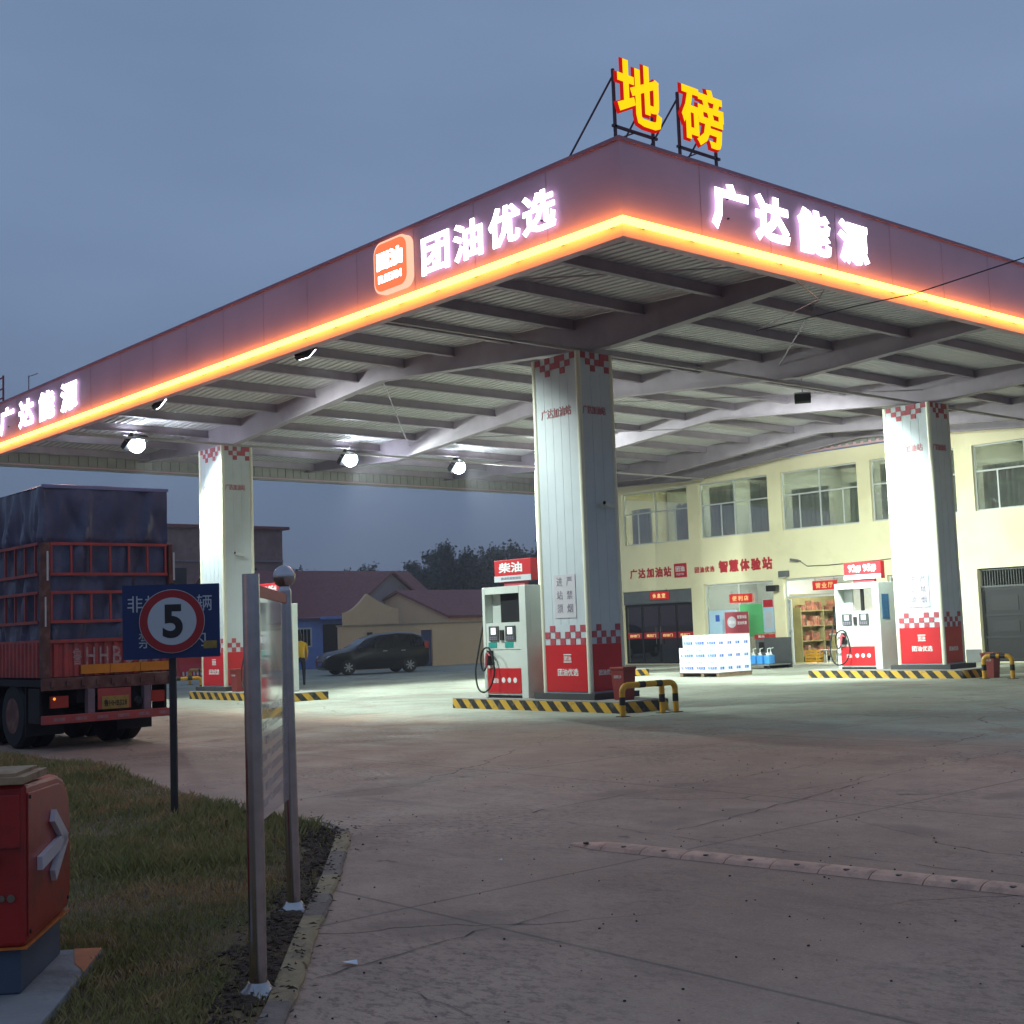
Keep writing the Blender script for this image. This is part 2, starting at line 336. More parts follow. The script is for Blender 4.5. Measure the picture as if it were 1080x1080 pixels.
GC = {}
def glyph(ch, bold=.02, res=2):
    k = (ch, bold, res)
    if k not in GC:
        cu = bpy.data.curves.new('t', 'FONT'); cu.body = ch; cu.extrude = .02; cu.bevel_depth = bold; cu.bevel_resolution = 0; cu.resolution_u = res
        ob = bpy.data.objects.new('t', cu); COL.objects.link(ob); dg = bpy.context.evaluated_depsgraph_get()
        me = bpy.data.meshes.new_from_object(ob.evaluated_get(dg))
        GC[k] = ([tuple(v.co) for v in me.vertices], [tuple(p.vertices) for p in me.polygons])
        bpy.data.meshes.remove(me); bpy.data.objects.remove(ob); bpy.data.curves.remove(cu)
    return GC[k]
for _c in dict.fromkeys('广达能源团油优选地磅加站智慧体验柴便利店营业厅卫生间非辆车禁止入内5浙江鲁安全检查须知严烟火'): pass
def put_text(mb, txt, o, r, u, w, h, depth, bold=.02, fit=True, res=2, front=None, side=None):
    """text as solid lettering in the box w x h whose lower left corner is o; r = reading direction, u = up"""
    vs, fs = glyph(txt, bold, res)
    if not vs: return
    a = np.array(vs); lo, hi = a.min(0), a.max(0); r, u, o = Vector(r), Vector(u), Vector(o); n = r.cross(u)
    sx = w/(hi[0]-lo[0]); sy = h/(hi[1]-lo[1])
    if not fit: sx = min(sx, sy); sy = sx
    zm = hi[2]; out = [o + r*((x-lo[0])*sx) + u*((y-lo[1])*sy) + n*((z+zm)/(2*zm)*depth) for x, y, z in vs]
    if front is None: mb.add(out, fs); return
    ff = []; sf = []
    for f in fs: (ff if sum(vs[i][2] for i in f)/len(f) > .0201 else sf).append(f)
    n0 = len(mb.v); mb.use(front); mb.add(out, ff)
    mb.use(side); mb.v = mb.v; base = n0
    mb.f += [tuple(i+base for i in f) for f in sf]; mb.m += [mb.cur]*len(sf)
XP, YP, ZP = (1,0,0), (0,1,0), (0,0,1)

# ------------------------------------------------------------------ ground, verge, kerb
def ground():
    mb = MB(); Z = 0
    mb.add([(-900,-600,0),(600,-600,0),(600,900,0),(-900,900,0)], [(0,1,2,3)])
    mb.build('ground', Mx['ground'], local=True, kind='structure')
    # verge outline (left of the road edge)
    edge = [(-48,9.0),(-34,8.4),(-26,7.6),(-20.3,7.2),(-17.2,7.3),(-12.6,6.4),(-10.5,6.05),(-9.8,6.08),(-9.05,5.9),(-8.62,5.6),(-7.35,4.66),(-6.05,3.66),(-5.1,2.95),(-3.2,1.45),(-1.2,-.4),(1,-2.6)]
    far = [(1,-9),(-48,-9)]
    P = edge + far
    mb = MB(); bm = bmesh.new()
    vs = [bm.verts.new((x, y, .004)) for x, y in P]; bm.faces.new(vs); bmesh.ops.triangulate(bm, faces=bm.faces)
    mb.add([v.co[:] for v in bm.verts], [[v.index for v in f.verts] for f in (bm.verts.index_update() or bm.faces)]); bm.free()
    mb.build('verge_soil', Mx['soil'], local=True, kind='structure')
    return edge
EDGE = ground()
def inside_verge(x, y):
    for (x0, y0), (x1, y1) in zip(EDGE[:-1], EDGE[1:]):
        if x0 <= x <= x1: return y < y0 + (y1-y0)*(x-x0)/(x1-x0)
    return False
def edge_dist(x, y):
    best = 9
    for (x0, y0), (x1, y1) in zip(EDGE[:-1], EDGE[1:]):
        dx, dy = x1-x0, y1-y0; t = max(0, min(1, ((x-x0)*dx+(y-y0)*dy)/(dx*dx+dy*dy))); best = min(best, math.hypot(x-x0-t*dx, y-y0-t*dy))
    return best

def kerb():
    pts = EDGE[6:]
    # resample
    P = []
    for (x0, y0), (x1, y1) in zip(pts[:-1], pts[1:]):
        n = max(1, int(math.hypot(x1-x0, y1-y0)/.12))
        for i in range(n): P.append(Vector((x0+(x1-x0)*i/n, y0+(y1-y0)*i/n, 0)))
    segs = []; i = 0; n = len(P)-2
    while i < n:
        L = random.choice([5, 7, 8]); j = min(n, i+L); segs.append((i, j)); i = j
    for k, (i, j) in enumerate(segs):
        mb = MB(); hgt = .035 if k > 3 else .03; vs = []; fs = []
        for q in range(i, j+1):
            d = (P[q+1]-P[max(q-1, 0)]).normalized(); nrm = Vector((-d.y, d.x, 0))
            if nrm.dot(Vector((.6,.8,0))) < 0: nrm = -nrm
            jit = random.uniform(-.012, .012); w = .115
            a = P[q]; b = P[q] + nrm*(w+jit)
            for p, z in ((a, .002), (a, hgt), (b-nrm*.015, hgt+random.uniform(-.004, .004)), (b, hgt*.5), (b, .001)): vs.append((p.x, p.y, z))
        m = j-i
        for q in range(m):
            for s_ in range(4): fs.append((q*5+s_, q*5+s_+1, (q+1)*5+s_+1, (q+1)*5+s_))
        fs += [(0,1,2,3,4), tuple(m*5+t for t in (4,3,2,1,0))]
        mb.add(vs, fs)
        yel = k not in (1, 3, 5, 8, 9, 12, 15)
        mb.build('kerb_stone', Mx['kerby'] if yel else Mx['kerbg'], kind='structure', rec=True)
kerb()

def grass():
    X, Y, Hh, Wd = [], [], [], []
    N = 420000; n = 0
    xs = rng.uniform(-30, -2.0, N*3); ys = rng.uniform(-1.0, 9, N*3)
    keep = []
    lo = np.array(EDGE)
    yy = np.interp(xs, lo[:,0], lo[:,1])
    ang = np.arctan2(ys, -xs); d = np.hypot(xs, ys)
    ok = (ys < yy) & (ang < np.radians(40)) & (ang > np.radians(10)) & (d > 3.0)
    dens = np.clip(1.0/(d/5.5)**1.2, .10, 1.0); ok &= rng.random(N*3) < dens
    # cabinet plinth clear
    u = np.array([-.82, .573]); nn = np.array([.573, .82]); px = xs+5.97; py = ys-2.23
    a = px*u[0]+py*u[1]; b = px*nn[0]+py*nn[1]
    ok &= ~((a > -.7) & (a < .86) & (b < .17) & (b > -1.0))
    xs, ys, yy, d = xs[ok], ys[ok], yy[ok], d[ok]
    # patchiness
    g = np.sin(xs*1.7+ys*2.3)+np.sin(xs*.6-ys*3.1+1)+np.sin(xs*4.1+ys*1.3)*.6
    edge = yy-ys
    bare = (g < -1.1) & (rng.random(len(xs)) < .55) | ((edge < .30) & (d < 11) & (rng.random(len(xs)) < .85))
    xs, ys, d, edge, g = xs[~bare], ys[~bare], d[~bare], edge[~bare], g[~bare]
    h = rng.uniform(.018, .052, len(xs))*(1+.25*g.clip(-1, 2))
    tall = (d > 9.5) & (edge < 2.6-.12*(d-9.5)) ; h[tall] *= rng.uniform(.9, 2.3, tall.sum())
    w = rng.uniform(.0025, .0055, len(xs))*np.clip(d/6, 1, 2.6)
    n = len(xs); th = rng.uniform(0, 2*np.pi, n); ln = rng.uniform(.15, .75, n)*h; t2 = rng.uniform(0, 2*np.pi, n)
    V = np.zeros((n, 4, 3)); cx, cy = np.cos(th)*w/2, np.sin(th)*w/2
    V[:,0] = np.stack([xs-cx, ys-cy, 0*xs], 1); V[:,1] = np.stack([xs+cx, ys+cy, 0*xs], 1)
    mx, my = xs+np.cos(t2)*ln*.35, ys+np.sin(t2)*ln*.35
    V[:,2] = np.stack([mx+cx*.6, my+cy*.6, h*.62], 1); V[:,3] = np.stack([xs+np.cos(t2)*ln, ys+np.sin(t2)*ln, h], 1)
    V[:,:,2] += .003
    F = (np.arange(n)[:,None]*4 + np.array([0,1,2,3])).reshape(-1)
    me = bpy.data.meshes.new('grass'); me.vertices.add(n*4); me.loops.add(n*4); me.polygons.add(n)
    me.vertices.foreach_set('co', V.reshape(-1)); me.loops.foreach_set('vertex_index', F.astype(np.int32))
    me.polygons.foreach_set('loop_start', (np.arange(n)*4).astype(np.int32)); me.update(calc_edges=True)
    m = bpy.data.materials.new('grass_blades'); m.use_nodes = True; nt = m.node_tree; b = nt.nodes['Principled BSDF']
    tc = nt.nodes.new('ShaderNodeTexCoord'); nz = nt.nodes.new('ShaderNodeTexNoise'); nz.inputs['Scale'].default_value = 1.1; nz.inputs['Detail'].default_value = 9; nz.inputs['Roughness'].default_value = .75
    cr = nt.nodes.new('ShaderNodeValToRGB'); e = cr.color_ramp.elements; e[0].position = .34; e[0].color = (*lin((132, 134, 74)), 1); e[1].position = .56; e[1].color = (*lin((190, 156, 106)), 1)
    k = e.new(.5); k.color = (*lin((158, 144, 86)), 1)
    nt.links.new(tc.outputs['Object'], nz.inputs[0]); nt.links.new(nz.outputs[0], cr.inputs[0]); nt.links.new(cr.outputs[0], b.inputs['Base Color']); b.inputs['Roughness'].default_value = .7
    me.materials.append(m); o = bpy.data.objects.new('grass', me); COL.objects.link(o)
    o['kind'] = 'stuff'; o['label'] = 'rough patchy grass covering the verge left of the road'; o['category'] = 'grass'
grass()

def debris():
    mb = MB()
    for i in range(2600):
        t = random.random()**.8*(len(EDGE)-9)+7; k = int(t); f = t-k
        if k >= len(EDGE)-2: continue
        x = EDGE[k][0]+(EDGE[k+1][0]-EDGE[k][0])*f; y = EDGE[k][1]+(EDGE[k+1][1]-EDGE[k][1])*f
        cl = math.sin(k*3.3+f*9)*.5+.5
        off = random.gauss(-.14, .12)*(0.7+.7*cl); x += .6*off; y += .8*off
        s = random.uniform(.008, .028); a = random.uniform(0, 6.3); c, d = math.cos(a)*s, math.sin(a)*s
        z = .012+random.random()*.022+(.03 if off > -.02 else 0)
        mb.add([(x-c,y-d,z),(x+d*.4,y-c*.4,z+random.uniform(0,.012)),(x+c,y+d,z+random.uniform(-.004,.01)),(x-d*.4,y+c*.4,z)], [(0,1,2,3)])
    mb.build('leaf_litter', mat('dry_leaf_litter', (74, 54, 40), .9, var=.5, scale=14), kind='stuff', label='dry leaves and dirt gathered along the kerb', cat='leaf litter', rec=False, local=True)
    mb = MB()
    for i in range(1500):
        k = random.choice([7,8,9,9,10,10,11,11,12]); f = random.random()
        x = EDGE[k][0]+(EDGE[k+1][0]-EDGE[k][0])*f; y = EDGE[k][1]+(EDGE[k+1][1]-EDGE[k][1])*f
        cl = math.sin(k*2.1+f*7)+math.sin(k*5+f*3)
        off = min(.03, random.gauss(-.14+.04*cl, .06)); x += .6*off; y += .8*off; r_ = random.uniform(.008, .032)
        mb.sphere((x, y, .012), r_, 8, (random.uniform(.8,1.6), random.uniform(.7,1.2), random.uniform(.3,.6)))
    mb.build('verge_dirt', mat('dark_loose_dirt', (84, 66, 50), .95, var=.5, scale=12, bump=.6), kind='stuff', label='loose dark dirt spilling over the worn yellow kerb', cat='dirt', local=True)
    # small stones and grit on the road
    mb = MB()
    for i in range(420):
        d = random.uniform(4, 16); a = random.uniform(R_(24), R_(66)); x, y = -d*math.cos(a)*1.0, d*math.sin(a)
        if inside_verge(x, y): continue
        s = random.uniform(.003, .009)
        mb.sphere((x, y, s*.4), s, 6, (1, random.uniform(.6, 1.2), .6))
    mb.build('grit', mat('dark_grit', (62, 54, 50), .9, var=.4, scale=20), kind='stuff', label='small dark stones scattered over the concrete yard', cat='grit', local=True)
    for (x, y, w_, lab) in ((-5.45, 3.62, .05, 'white paper scrap on the road just off the kerb by the near steel post'), (-7.0, 5.9, .02, 'tiny white litter fleck lying out on the open concrete')):
        mb = MB(); mb.add([(x-w_,y-w_*.4,.012),(x+w_*.2,y-w_*.6,.02),(x+w_,y+w_*.1,.012),(x+w_*.3,y+w_*.5,.026),(x-w_*.7,y+w_*.4,.014)], [(0,1,3,4),(1,2,3)])
        mb.build('paper_scrap', Mx['carton'], label=lab, cat='litter')
debris()

# cracks that run over the slabs
def crack(pts, w):
    mb = MB(); P = []
    for (a, b) in zip(pts[:-1], pts[1:]):
        n = int(math.hypot(b[0]-a[0], b[1]-a[1])/.12)+1
        for i in range(n): P.append((a[0]+(b[0]-a[0])*i/n+random.gauss(0, .018), a[1]+(b[1]-a[1])*i/n+random.gauss(0, .018)))
    vs = []; fs = []
    for i, (x, y) in enumerate(P):
        ww = w*random.uniform(.3, 1.2); vs += [(x-ww*.6, y-ww*.8, .004), (x+ww*.6, y+ww*.8, .004)]
        if i: fs.append((2*i-2, 2*i-1, 2*i+1, 2*i))
    mb.add(vs, fs); mb.build('pavement_crack', Mx['crack'], kind='structure', rec=False)
Mx['crack'] = mat('crack_dirt', (84, 74, 70), .95, var=.2)
for pts, w in (([(-5.37,3.38),(-5.44,3.78),(-5.49,4.24),(-5.5,4.7),(-5.52,5.21)], .006), ([(-4.89,3.52),(-4.57,3.51),(-4.27,3.45)], .004), ([(-9.6,5.97),(-8.9,6.5),(-8.5,7.35),(-7.5,7.45),(-6.26,7.36),(-3,7.6)], .005), ([(-8.6,7.6),(-8.76,9.0),(-8.7,10.4),(-8.73,12.6)], .009), ([(-7.6,14.4),(-7.6,12),(-7.1,9.1),(-6.9,7.5)], .008)): crack(pts, w)

# ------------------------------------------------------------------ speed strip in the road
def hump():
    a, b = Vector((-7.12, 6.70, 0)), Vector((1.2, 7.78, 0)); d = (b-a).normalized(); n = Vector((-d.y, d.x, 0)); L = (b-a).length
    t = thing('speed_hump', 'low pale ribbed speed hump strip with dark bolt holes across the yard', 'speed hump', tuple((a+b)/2))
    k = int(L/.345)
    for i in range(k):
        p = a+d*(i*.345+.004); q = p+d*.337; mb = MB(); vs = []; m = 9
        sc0 = .35 if i == 0 else 1
        for j, (c, sc) in enumerate(((p, sc0), (p+d*.02, sc0), (q-d*.02, 1), (q, 1))):
            for s_ in range(m):
                u = s_/(m-1)*2-1; vs.append(c + n*u*.115*sc + Vector((0,0,.002+.040*sc*(1-u*u)**.6*(.86 if j in (0, 3) else 1))))
        fs = [(j*m+s_, j*m+s_+1, (j+1)*m+s_+1, (j+1)*m+s_) for j in range(3) for s_ in range(m-1)] + [tuple(range(m)), tuple(range(3*m, 4*m))[::-1]]
        mb.add(vs, fs); sg = mb.build('hump_segment', Mx['rubber'], t, smooth=False)
        c = (p+q)/2 - n*.052; h = MB(); h.lathe((c.x, c.y, .028), [(.021, 0), (.021, .0095), (.013, .0105)], 12); h.build('bolt_hole', Mx['blackp'], sg)
hump()

# ------------------------------------------------------------------ fuel canopy
XL, XR, Y0, Y1 = -38.0, -11.59, 12.28, 37.9
def roofz(x):   # underside of the deck
    r = -24.8; return 8.0 - abs(x-r)*.045
def canopy():
    t = thing('fuel_canopy', 'large fuel station canopy on white columns with maroon fascia and glowing orange edge', 'canopy', (-24.8, 25, 0))
    # fascia panels
    fz0, fz1 = 6.74, 8.06
    for nm, x0, x1, y0, y1 in (('fascia', XL, XR, Y0, Y0+.16), ('fascia', XR-.16, XR, Y0+.16, Y1), ('fascia', XL, XR-.16, Y1-.16, Y1), ('fascia', XL, XL+.16, Y0+.16, Y1-.16)):
        mb = MB(); mb.use(Mx['fascia']); mb.box(x0, x1, y0, y1, (7.42 if y0 > 30 else 6.74) if x0 > -37 or x1-x0 > 1 else 6.93, fz1)
        o = mb.build(nm, None, t)
        # panel joints: thin cover strips
    jm = mat('joint_strip', (208, 160, 172), .5)
    for i in range(1, 17):
        x = XL+i*(XR-XL)/17+random.uniform(-.1, .1); MB().box(x-.008, x+.008, Y0-.005, Y0-.0005, fz0+.25, fz1-.02).build('panel_joint', jm, t)
    for i in range(1, 16):
        y = Y0+i*(Y1-Y0)/16+random.uniform(-.1, .1); MB().box(XR+.0005, XR+.005, y-.008, y+.008, fz0+.25, fz1-.02).build('panel_joint', jm, t)
    mb = MB(); mb.box(XL-.03, XR+.03, Y0-.03, Y0+.2, fz1, fz1+.05).box(XR-.2, XR+.03, Y0+.2, Y1, fz1, fz1+.05); mb.build('coping', mat('maroon_coping', (178, 118, 130), .5), t)
    # inner ribbed lining of the fascia, far and rear sides
    for fx in (True, False):
        mb = MB()
        if fx:
            y = Y0+.2
            while y < Y1-.3: mb.box(XL+.16, XL+.19, y, y+.16, 7.0, 8.03); y += .30
            mb.box(XL+.1605, XL+.165, Y0+.2, Y1-.2, 6.97, 8.0); mb.box(XL-.02, XL+.2, Y0+.2, Y1-.2, 6.88, 6.928)
        else:
            x = XL+.2
            while x < XR-.3: mb.box(x, x+.16, Y1-.19, Y1-.16, 7.46, 8.03); x += .30
            mb.box(XL+.2, XR-.2, Y1-.165, Y1-.1605, 7.52, 8.0)
        mb.build('fascia_lining', mat('ribbed_lining', (150, 148, 140), .55, var=.1), t)
    # LED edge
    mb = MB(); a = .07
    mb.box(XL, XR+.13, Y0-.13, Y0-.07, 6.880, 6.965).box(XR+.07, XR+.13, Y0-.07, Y1, 6.880, 6.965); mb.build('led_strip', Mx['led'], t)
    mb = MB()
    for k in range(28): x = XL+.4+k*(XR-XL-.6)/27; mb.box(x-.02, x+.02, Y0-.069, Y0-.001, 6.90, 6.94)
    for k in range(26): y = Y0+.4+k*(Y1-Y0-.6)/25; mb.box(XR+.001, XR+.069, y-.02, y+.02, 6.90, 6.94)
    mb.build('led_clips', Mx['dark'], t)
    # roof deck, ribbed along x
    mb = MB(); ny = 0; y = Y0+.17; st = .19; vs = []; rows = []
    prof = []
    while y < Y1-.2: prof += [(y, 0), (y+.11, 0), (y+.13, .035), (y+.17, .035)]; y += st
    xs = [XL+.165, -24.8, XR-.165]
    for x in xs:
        for (yy, dz) in prof: vs.append((x, yy, roofz(x)+dz))
    n = len(prof); fs = [(i*n+k, i*n+k+1, (i+1)*n+k+1, (i+1)*n+k) for i in range(2) for k in range(n-1)]
    mb.add(vs, fs); mb.build('roof_deck', Mx['deck'], t, rec=False)
    # purlins along y
    x = XL+.7; k = 0
    while x < XR-.3:
        mb = MB(); z = roofz(x); mb.box(x-.03, x+.03, Y0+.2, Y1-.2, z-.22, z-.003).box(x+.03, x+.09, Y0+.2, Y1-.2, z-.22, z-.205)
        mb.build('purlin', Mx['steel'], t); x += 1.9
    # rafters along x: tapered I beams
    def rb(x):
        if x < -32.5: return 6.96+(-32.5-x)*.045
        if x > -17.2: return 6.96+(x+17.2)*.050
        return 6.96+.62*(1-abs(x+24.8)/7.6)
    for y in (12.9, 17.8, 23.8, 29.8, 35.2, 37.35):
        mb = MB(); X = [XL+.17, -32.5, -24.8, -17.2, XR-.17]
        for x0, x1 in zip(X[:-1], X[1:]):
            m = 6
            for i in range(m):
                a, b2 = x0+(x1-x0)*i/m, x0+(x1-x0)*(i+1)/m
                za, zb = rb(a), rb(b2); ta, tb = roofz(a)-.01, roofz(b2)-.01
                mb.prism([(a,y-.006,za+.015),(b2,y-.006,zb+.015),(b2,y-.006,tb),(a,y-.006,ta)], (0,.012,0))
                mb.prism([(a,y-.11,za),(b2,y-.11,zb),(b2,y-.11,zb+.015),(a,y-.11,za+.015)], (0,.22,0))
        o = mb.build('rafter', Mx['steel'], t)
    for x in (-17.85, -31.9):
        mb = MB(); mb.box(x-.035, x+.035, Y0+.25, Y1-.3, 6.952, 7.01); mb.build('tie_beam', mat('pale_tie_steel', (168, 160, 160), .5, var=.08), t)
    # inside edge trim & thin braces
    mb = MB(); mb.box(XL+.3, XR-.5, Y0+.45, Y0+.52, 6.98, 7.03).box(XR-.62, XR-.55, Y0+.6, Y1-.4, 6.98, 7.03); mb.build('edge_trim', mat('edge_trim_white', (190, 184, 184), .5), t)
    mb = MB()
    for (xa, xb, ya, yb) in ((-17.8,-11.8,12.9,17.8),(-11.8,-17.8,17.8,23.8),(-24.8,-31.9,17.8,23.8),(-31.9,-24.8,23.8,29.8),(-24.8,-17.8,23.8,29.8)):
        mb.tube([(xa,ya,7.55),(xb,yb,7.35)], .014, 6)
    mb.build('brace_rod', Mx['steel'], t)
    # columns
    wx, wy = 1.36, .99
    for (cx, cy, nm) in ((-17.74,17.35,'near'),(-31.9,17.35,'left'),(-17.42,29.36,'right'),(-31.0,29.36,'rear')):
        z0, z1 = .33, 6.95; x0, x1, y0, y1 = cx-wx, cx, cy, cy+wy
        mb = MB(); mb.box(x0+.03, x1-.03, y0+.03, y1-.03, z0, z1)
        c = mb.build('column', Mx['white'], t)
        mb = MB()
        for x, y in ((x0+.055,y0+.055),(x1-.055,y0+.055),(x0+.055,y1-.055),(x1-.055,y1-.055)): mb.lathe((x,y,z0), [(.055,0),(.055,z1-z0-.002)], 14)
        mb.build('corner_trim', Mx['cream_trim'], c, smooth=True)
        mb = MB()   # joint lines down the faces
        for k in (1, 2, 3, 4): mb.box(x0+.11+k*(wx-.22)/5-.0016, x0+.11+k*(wx-.22)/5+.0016, y0+.026, y0+.03, 1.66, z1-.4)
        for k in (1, 2): mb.box(x1-.03, x1-.026, y0+.11+k*(wy-.22)/3-.0016, y0+.11+k*(wy-.22)/3+.0016, 1.66, z1-.4)
        mb.build('cladding_joint', mat('joint_grey', (200, 208, 212), .5), c)
        mb = MB(); mb.box(x0+.11, x1-.11, y0+.016, y0+.029, .36, 1.26).box(x1-.029, x1-.016, y0+.11, y1-.11, .36, 1.26); mb.box(x0+.016, x0+.029, y0+.11, y1-.11, .36, 1.26)
        mb.build('red_base_panel', Mx['red'], c)
        # checks
        def checks(zb, rows, axis):
            mb = MB(); a0, a1 = (x0+.11, x1-.11) if axis == 'x' else (y0+.11, y1-.11); n = 8 if axis == 'x' else 6; s_ = (a1-a0)/n
            for r, pat in enumerate(rows):
                for k in range(n):
                    if pat[k % len(pat)] == '1':
                        za = zb+r*.125
                        if axis == 'x': mb.box(a0+k*s_+.002, a0+(k+1)*s_-.002, y0+.018, y0+.0295, za+.001, za+.124)
                        else: mb.box(x1-.0295, x1-.018, a0+k*s_+.002, a0+(k+1)*s_-.002, za+.001, za+.124)
            mb.build('checker_band', Mx['redcheck'], c)
        for ax in 'xy':
            checks(1.262, ['01010101', '10101010', '01000101'], ax)
            checks(6.57, ['00100100', '01011010', '10101101'], ax)
        # notice poster
        mb = MB(); mb.use(Mx['poster']); mb.box(cx-.94, cx-.34, y0+.016, y0+.029, 1.78, 2.62)
        mb.use(Mx['ink'])
        for q, ch in enumerate('进安站全加油'):
            pass
        for (r0, txt) in ((0, '进站须知'), (1, '严禁烟火')):
            for q in range(3):
                put_text(mb, txt[q], (cx-.86+r0*.28, y0+.016, 2.40-q*.26), XP, ZP, .16, .17, .004, 0)
        mb.build('notice_poster', None, c)
        mb = MB(); put_text(mb, '广达加油站', (cx-1.12, y0+.03, 5.72), XP, ZP, .86, .20, .012, .02); mb.build('name_lettering', Mx['fadedred'], c); mb = MB(); put_text(mb, '广达加油站', (x1-.03, y0+.12, 5.72), YP, ZP, .62, .17, .012, .02)
        mb.build('name_lettering', Mx['fadedred'], c)
        mb = MB(); put_text(mb, '团油优选', (cx-.92, y0+.016, .66), XP, ZP, .58, .14, .006, .02); mb.box(cx-.74, cx-.52, y0+.010, y0+.016, .92, .94).box(cx-.74, cx-.52, y0+.010, y0+.016, 1.06, 1.08)
        put_text(mb, '团油', (cx-.73, y0+.016, .955), XP, ZP, .20, .09, .006, .02)
        put_text(mb, '团油优选', (x1-.016, y0+.24, .66), YP, ZP, .42, .11, .006, .02)
        mb.build('brand_lettering', Mx['wink'], c)
        mb = MB(); mb.box(x0-.14, x1+.18, y0-.10, y1+.14, .214, .329); mb.build('column_plinth', Mx['plinth'], c)
Mx['redcheck'] = mat('red_check', (170, 72, 82), .5, var=.1)
Mx['fadedred'] = mat('faded_red_letters', (190, 120, 124), .6)
canopy()

# fascia signs
def fascia_sign(name, label, chars, o, r, n_, xs, w, z0, h, group=None, bold=.035):
    c = Vector(o); r = Vector(r); t = thing(name, label, 'lit sign', (c.x, c.y, z0), 0, group)
    for ch, s_ in zip(chars, xs):
        mb = MB(); p = Vector(o)+r*s_; p.z = z0; p += Vector(n_)*.03
        put_text(mb, ch, p, r, ZP, w, h, .05, bold, front=Mx['letter'], side=Mx['letterside']); l = mb.build('letter', None, t)
        st = MB(); q = p+r*w*.5-Vector(n_)*.029
        for zz in (z0+h*.3, z0+h*.7): st.obox(q+Vector((0,0,zz-z0)), q+Vector(n_)*.028+Vector((0,0,zz-z0)), .02, .02)
        st.build('standoff', Mx['dark'], l)
    return t
FY = Y0; FX = XR
fascia_sign('fascia_sign', 'white glowing lettering 广达能源 at the far left end of the front fascia', '广达能源', (-34.43, FY, 0), XP, (0,-1,0), [0, 1.36, 2.70, 4.07], 1.02, 7.16, .72, bold=.05)
fascia_sign('fascia_sign', 'white glowing lettering 广达能源 on the right-hand fascia near the corner', '广达能源', (FX, 14.06, 0), YP, (1,0,0), [0, .98, 2.02, 3.06], .84, 7.16, .72, bold=.05)
def brand_sign():
    t = fascia_sign('brand_sign', 'white glowing lettering 团油优选 with rounded orange logo tile on front fascia', '团油优选', (-15.9, FY, 0), XP, (0,-1,0), [0, .80, 1.64, 2.40], .70, 7.18, .60, bold=.03)
    def rr(x0, x1, z0, z1, r, y, n=6):
        P = []
        for cx, cz, a0 in ((x1-r,z1-r,0),(x0+r,z1-r,90),(x0+r,z0+r,180),(x1-r,z0+r,270)):
            for k in range(n+1): a = R_(a0+90*k/n); P.append((cx+r*math.cos(a), y, cz+r*math.sin(a)))
        return P
    mb = MB(); mb.prism(rr(-17.12,-16.18,7.12,7.98,.2,FY-.12), (0,.119,0)); lg = mb.build('logo_tile', Mx['logoedge'], t)
    mb = MB(); mb.prism(rr(-17.08,-16.22,7.16,7.94,.17,FY-.135), (0,.014,0)); mb.build('logo_face', Mx['logoface'], lg)
    mb = MB(); put_text(mb, '团油', (-17.0, FY-.136, 7.50), XP, ZP, .70, .30, .02, .05); put_text(mb, 'FLEETIN', (-16.96, FY-.136, 7.29), XP, ZP, .62, .12, .02, .02)
    mb.build('logo_lettering', Mx['letter'], lg)
brand_sign()
# rooftop sign
for ch, y0, z0, w_, lab in (('地', 12.30, 8.36, .88, 'yellow lit rooftop character 地 standing on the canopy corner'), ('磅', 13.60, 8.36, .92, 'yellow lit rooftop character 磅 standing just right of the corner one')):
    t = thing('rooftop_letter', lab, 'lit sign', (FX, y0+.45, 8.11), 0, 'rooftop sign characters')
    mb = MB(); put_text(mb, ch, (FX-.05, y0, z0), YP, ZP, w_, .88, .06, .026, front=Mx['yletter'], side=Mx['yside']); mb.build('letter', None, t)
    mb = MB(); put_text(mb, ch, (FX-.062, y0-.03, z0-.03), YP, ZP, w_+.06, .94, .02, .05); mb.build('letter_back', Mx['yside'], t)
    mb = MB()
    for yy in (y0+.05, y0+w_-.08): mb.obox((FX-.12, yy, 8.11), (FX-.12, yy, 9.1), .035, .035)
    mb.obox((FX-.12, y0, 8.30), (FX-.12, y0+w_, 8.30), .035, .035)
    mb.obox((FX-.12, y0+.05, 8.112), (FX-.12, y0+.45, 8.30), .02, .02)
    mb.obox((FX-.13, y0+.05, 9.0), (FX-.95, y0-.02, 8.11), .02, .02); mb.obox((FX-.13, y0+w_-.08, 9.0), (FX-.95, y0+w_-.1, 8.11), .02, .02)
    mb.build('support_frame', mat('sign_frame_steel', (74, 62, 72), .6), t)
# small lattice and antenna at the far left of the roof edge
mb = MB()
for x in (-34.95, -34.55): mb.obox((x, FY+.08, 8.11), (x, FY+.08, 8.85), .04, .04)
for z in (8.25, 8.5, 8.8): mb.obox((-34.93, FY+.08, z), (-34.57, FY+.08, z), .03, .03)
mb.build('sign_frame', mat('red_lattice', (150, 50, 50), .6), label='small red lattice frame on the roof edge at far left', cat='frame')
mb = MB(); mb.tube([(-32.8, FY+.1, 8.11), (-32.8, FY+.1, 8.55)], .015, 6); mb.tube([(-32.8, FY+.1, 8.52), (-32.2, FY+.1, 8.50)], .012, 6)
mb.build('antenna', Mx['steel'], label='thin bent antenna rod on the roof above the left lettering', cat='antenna')

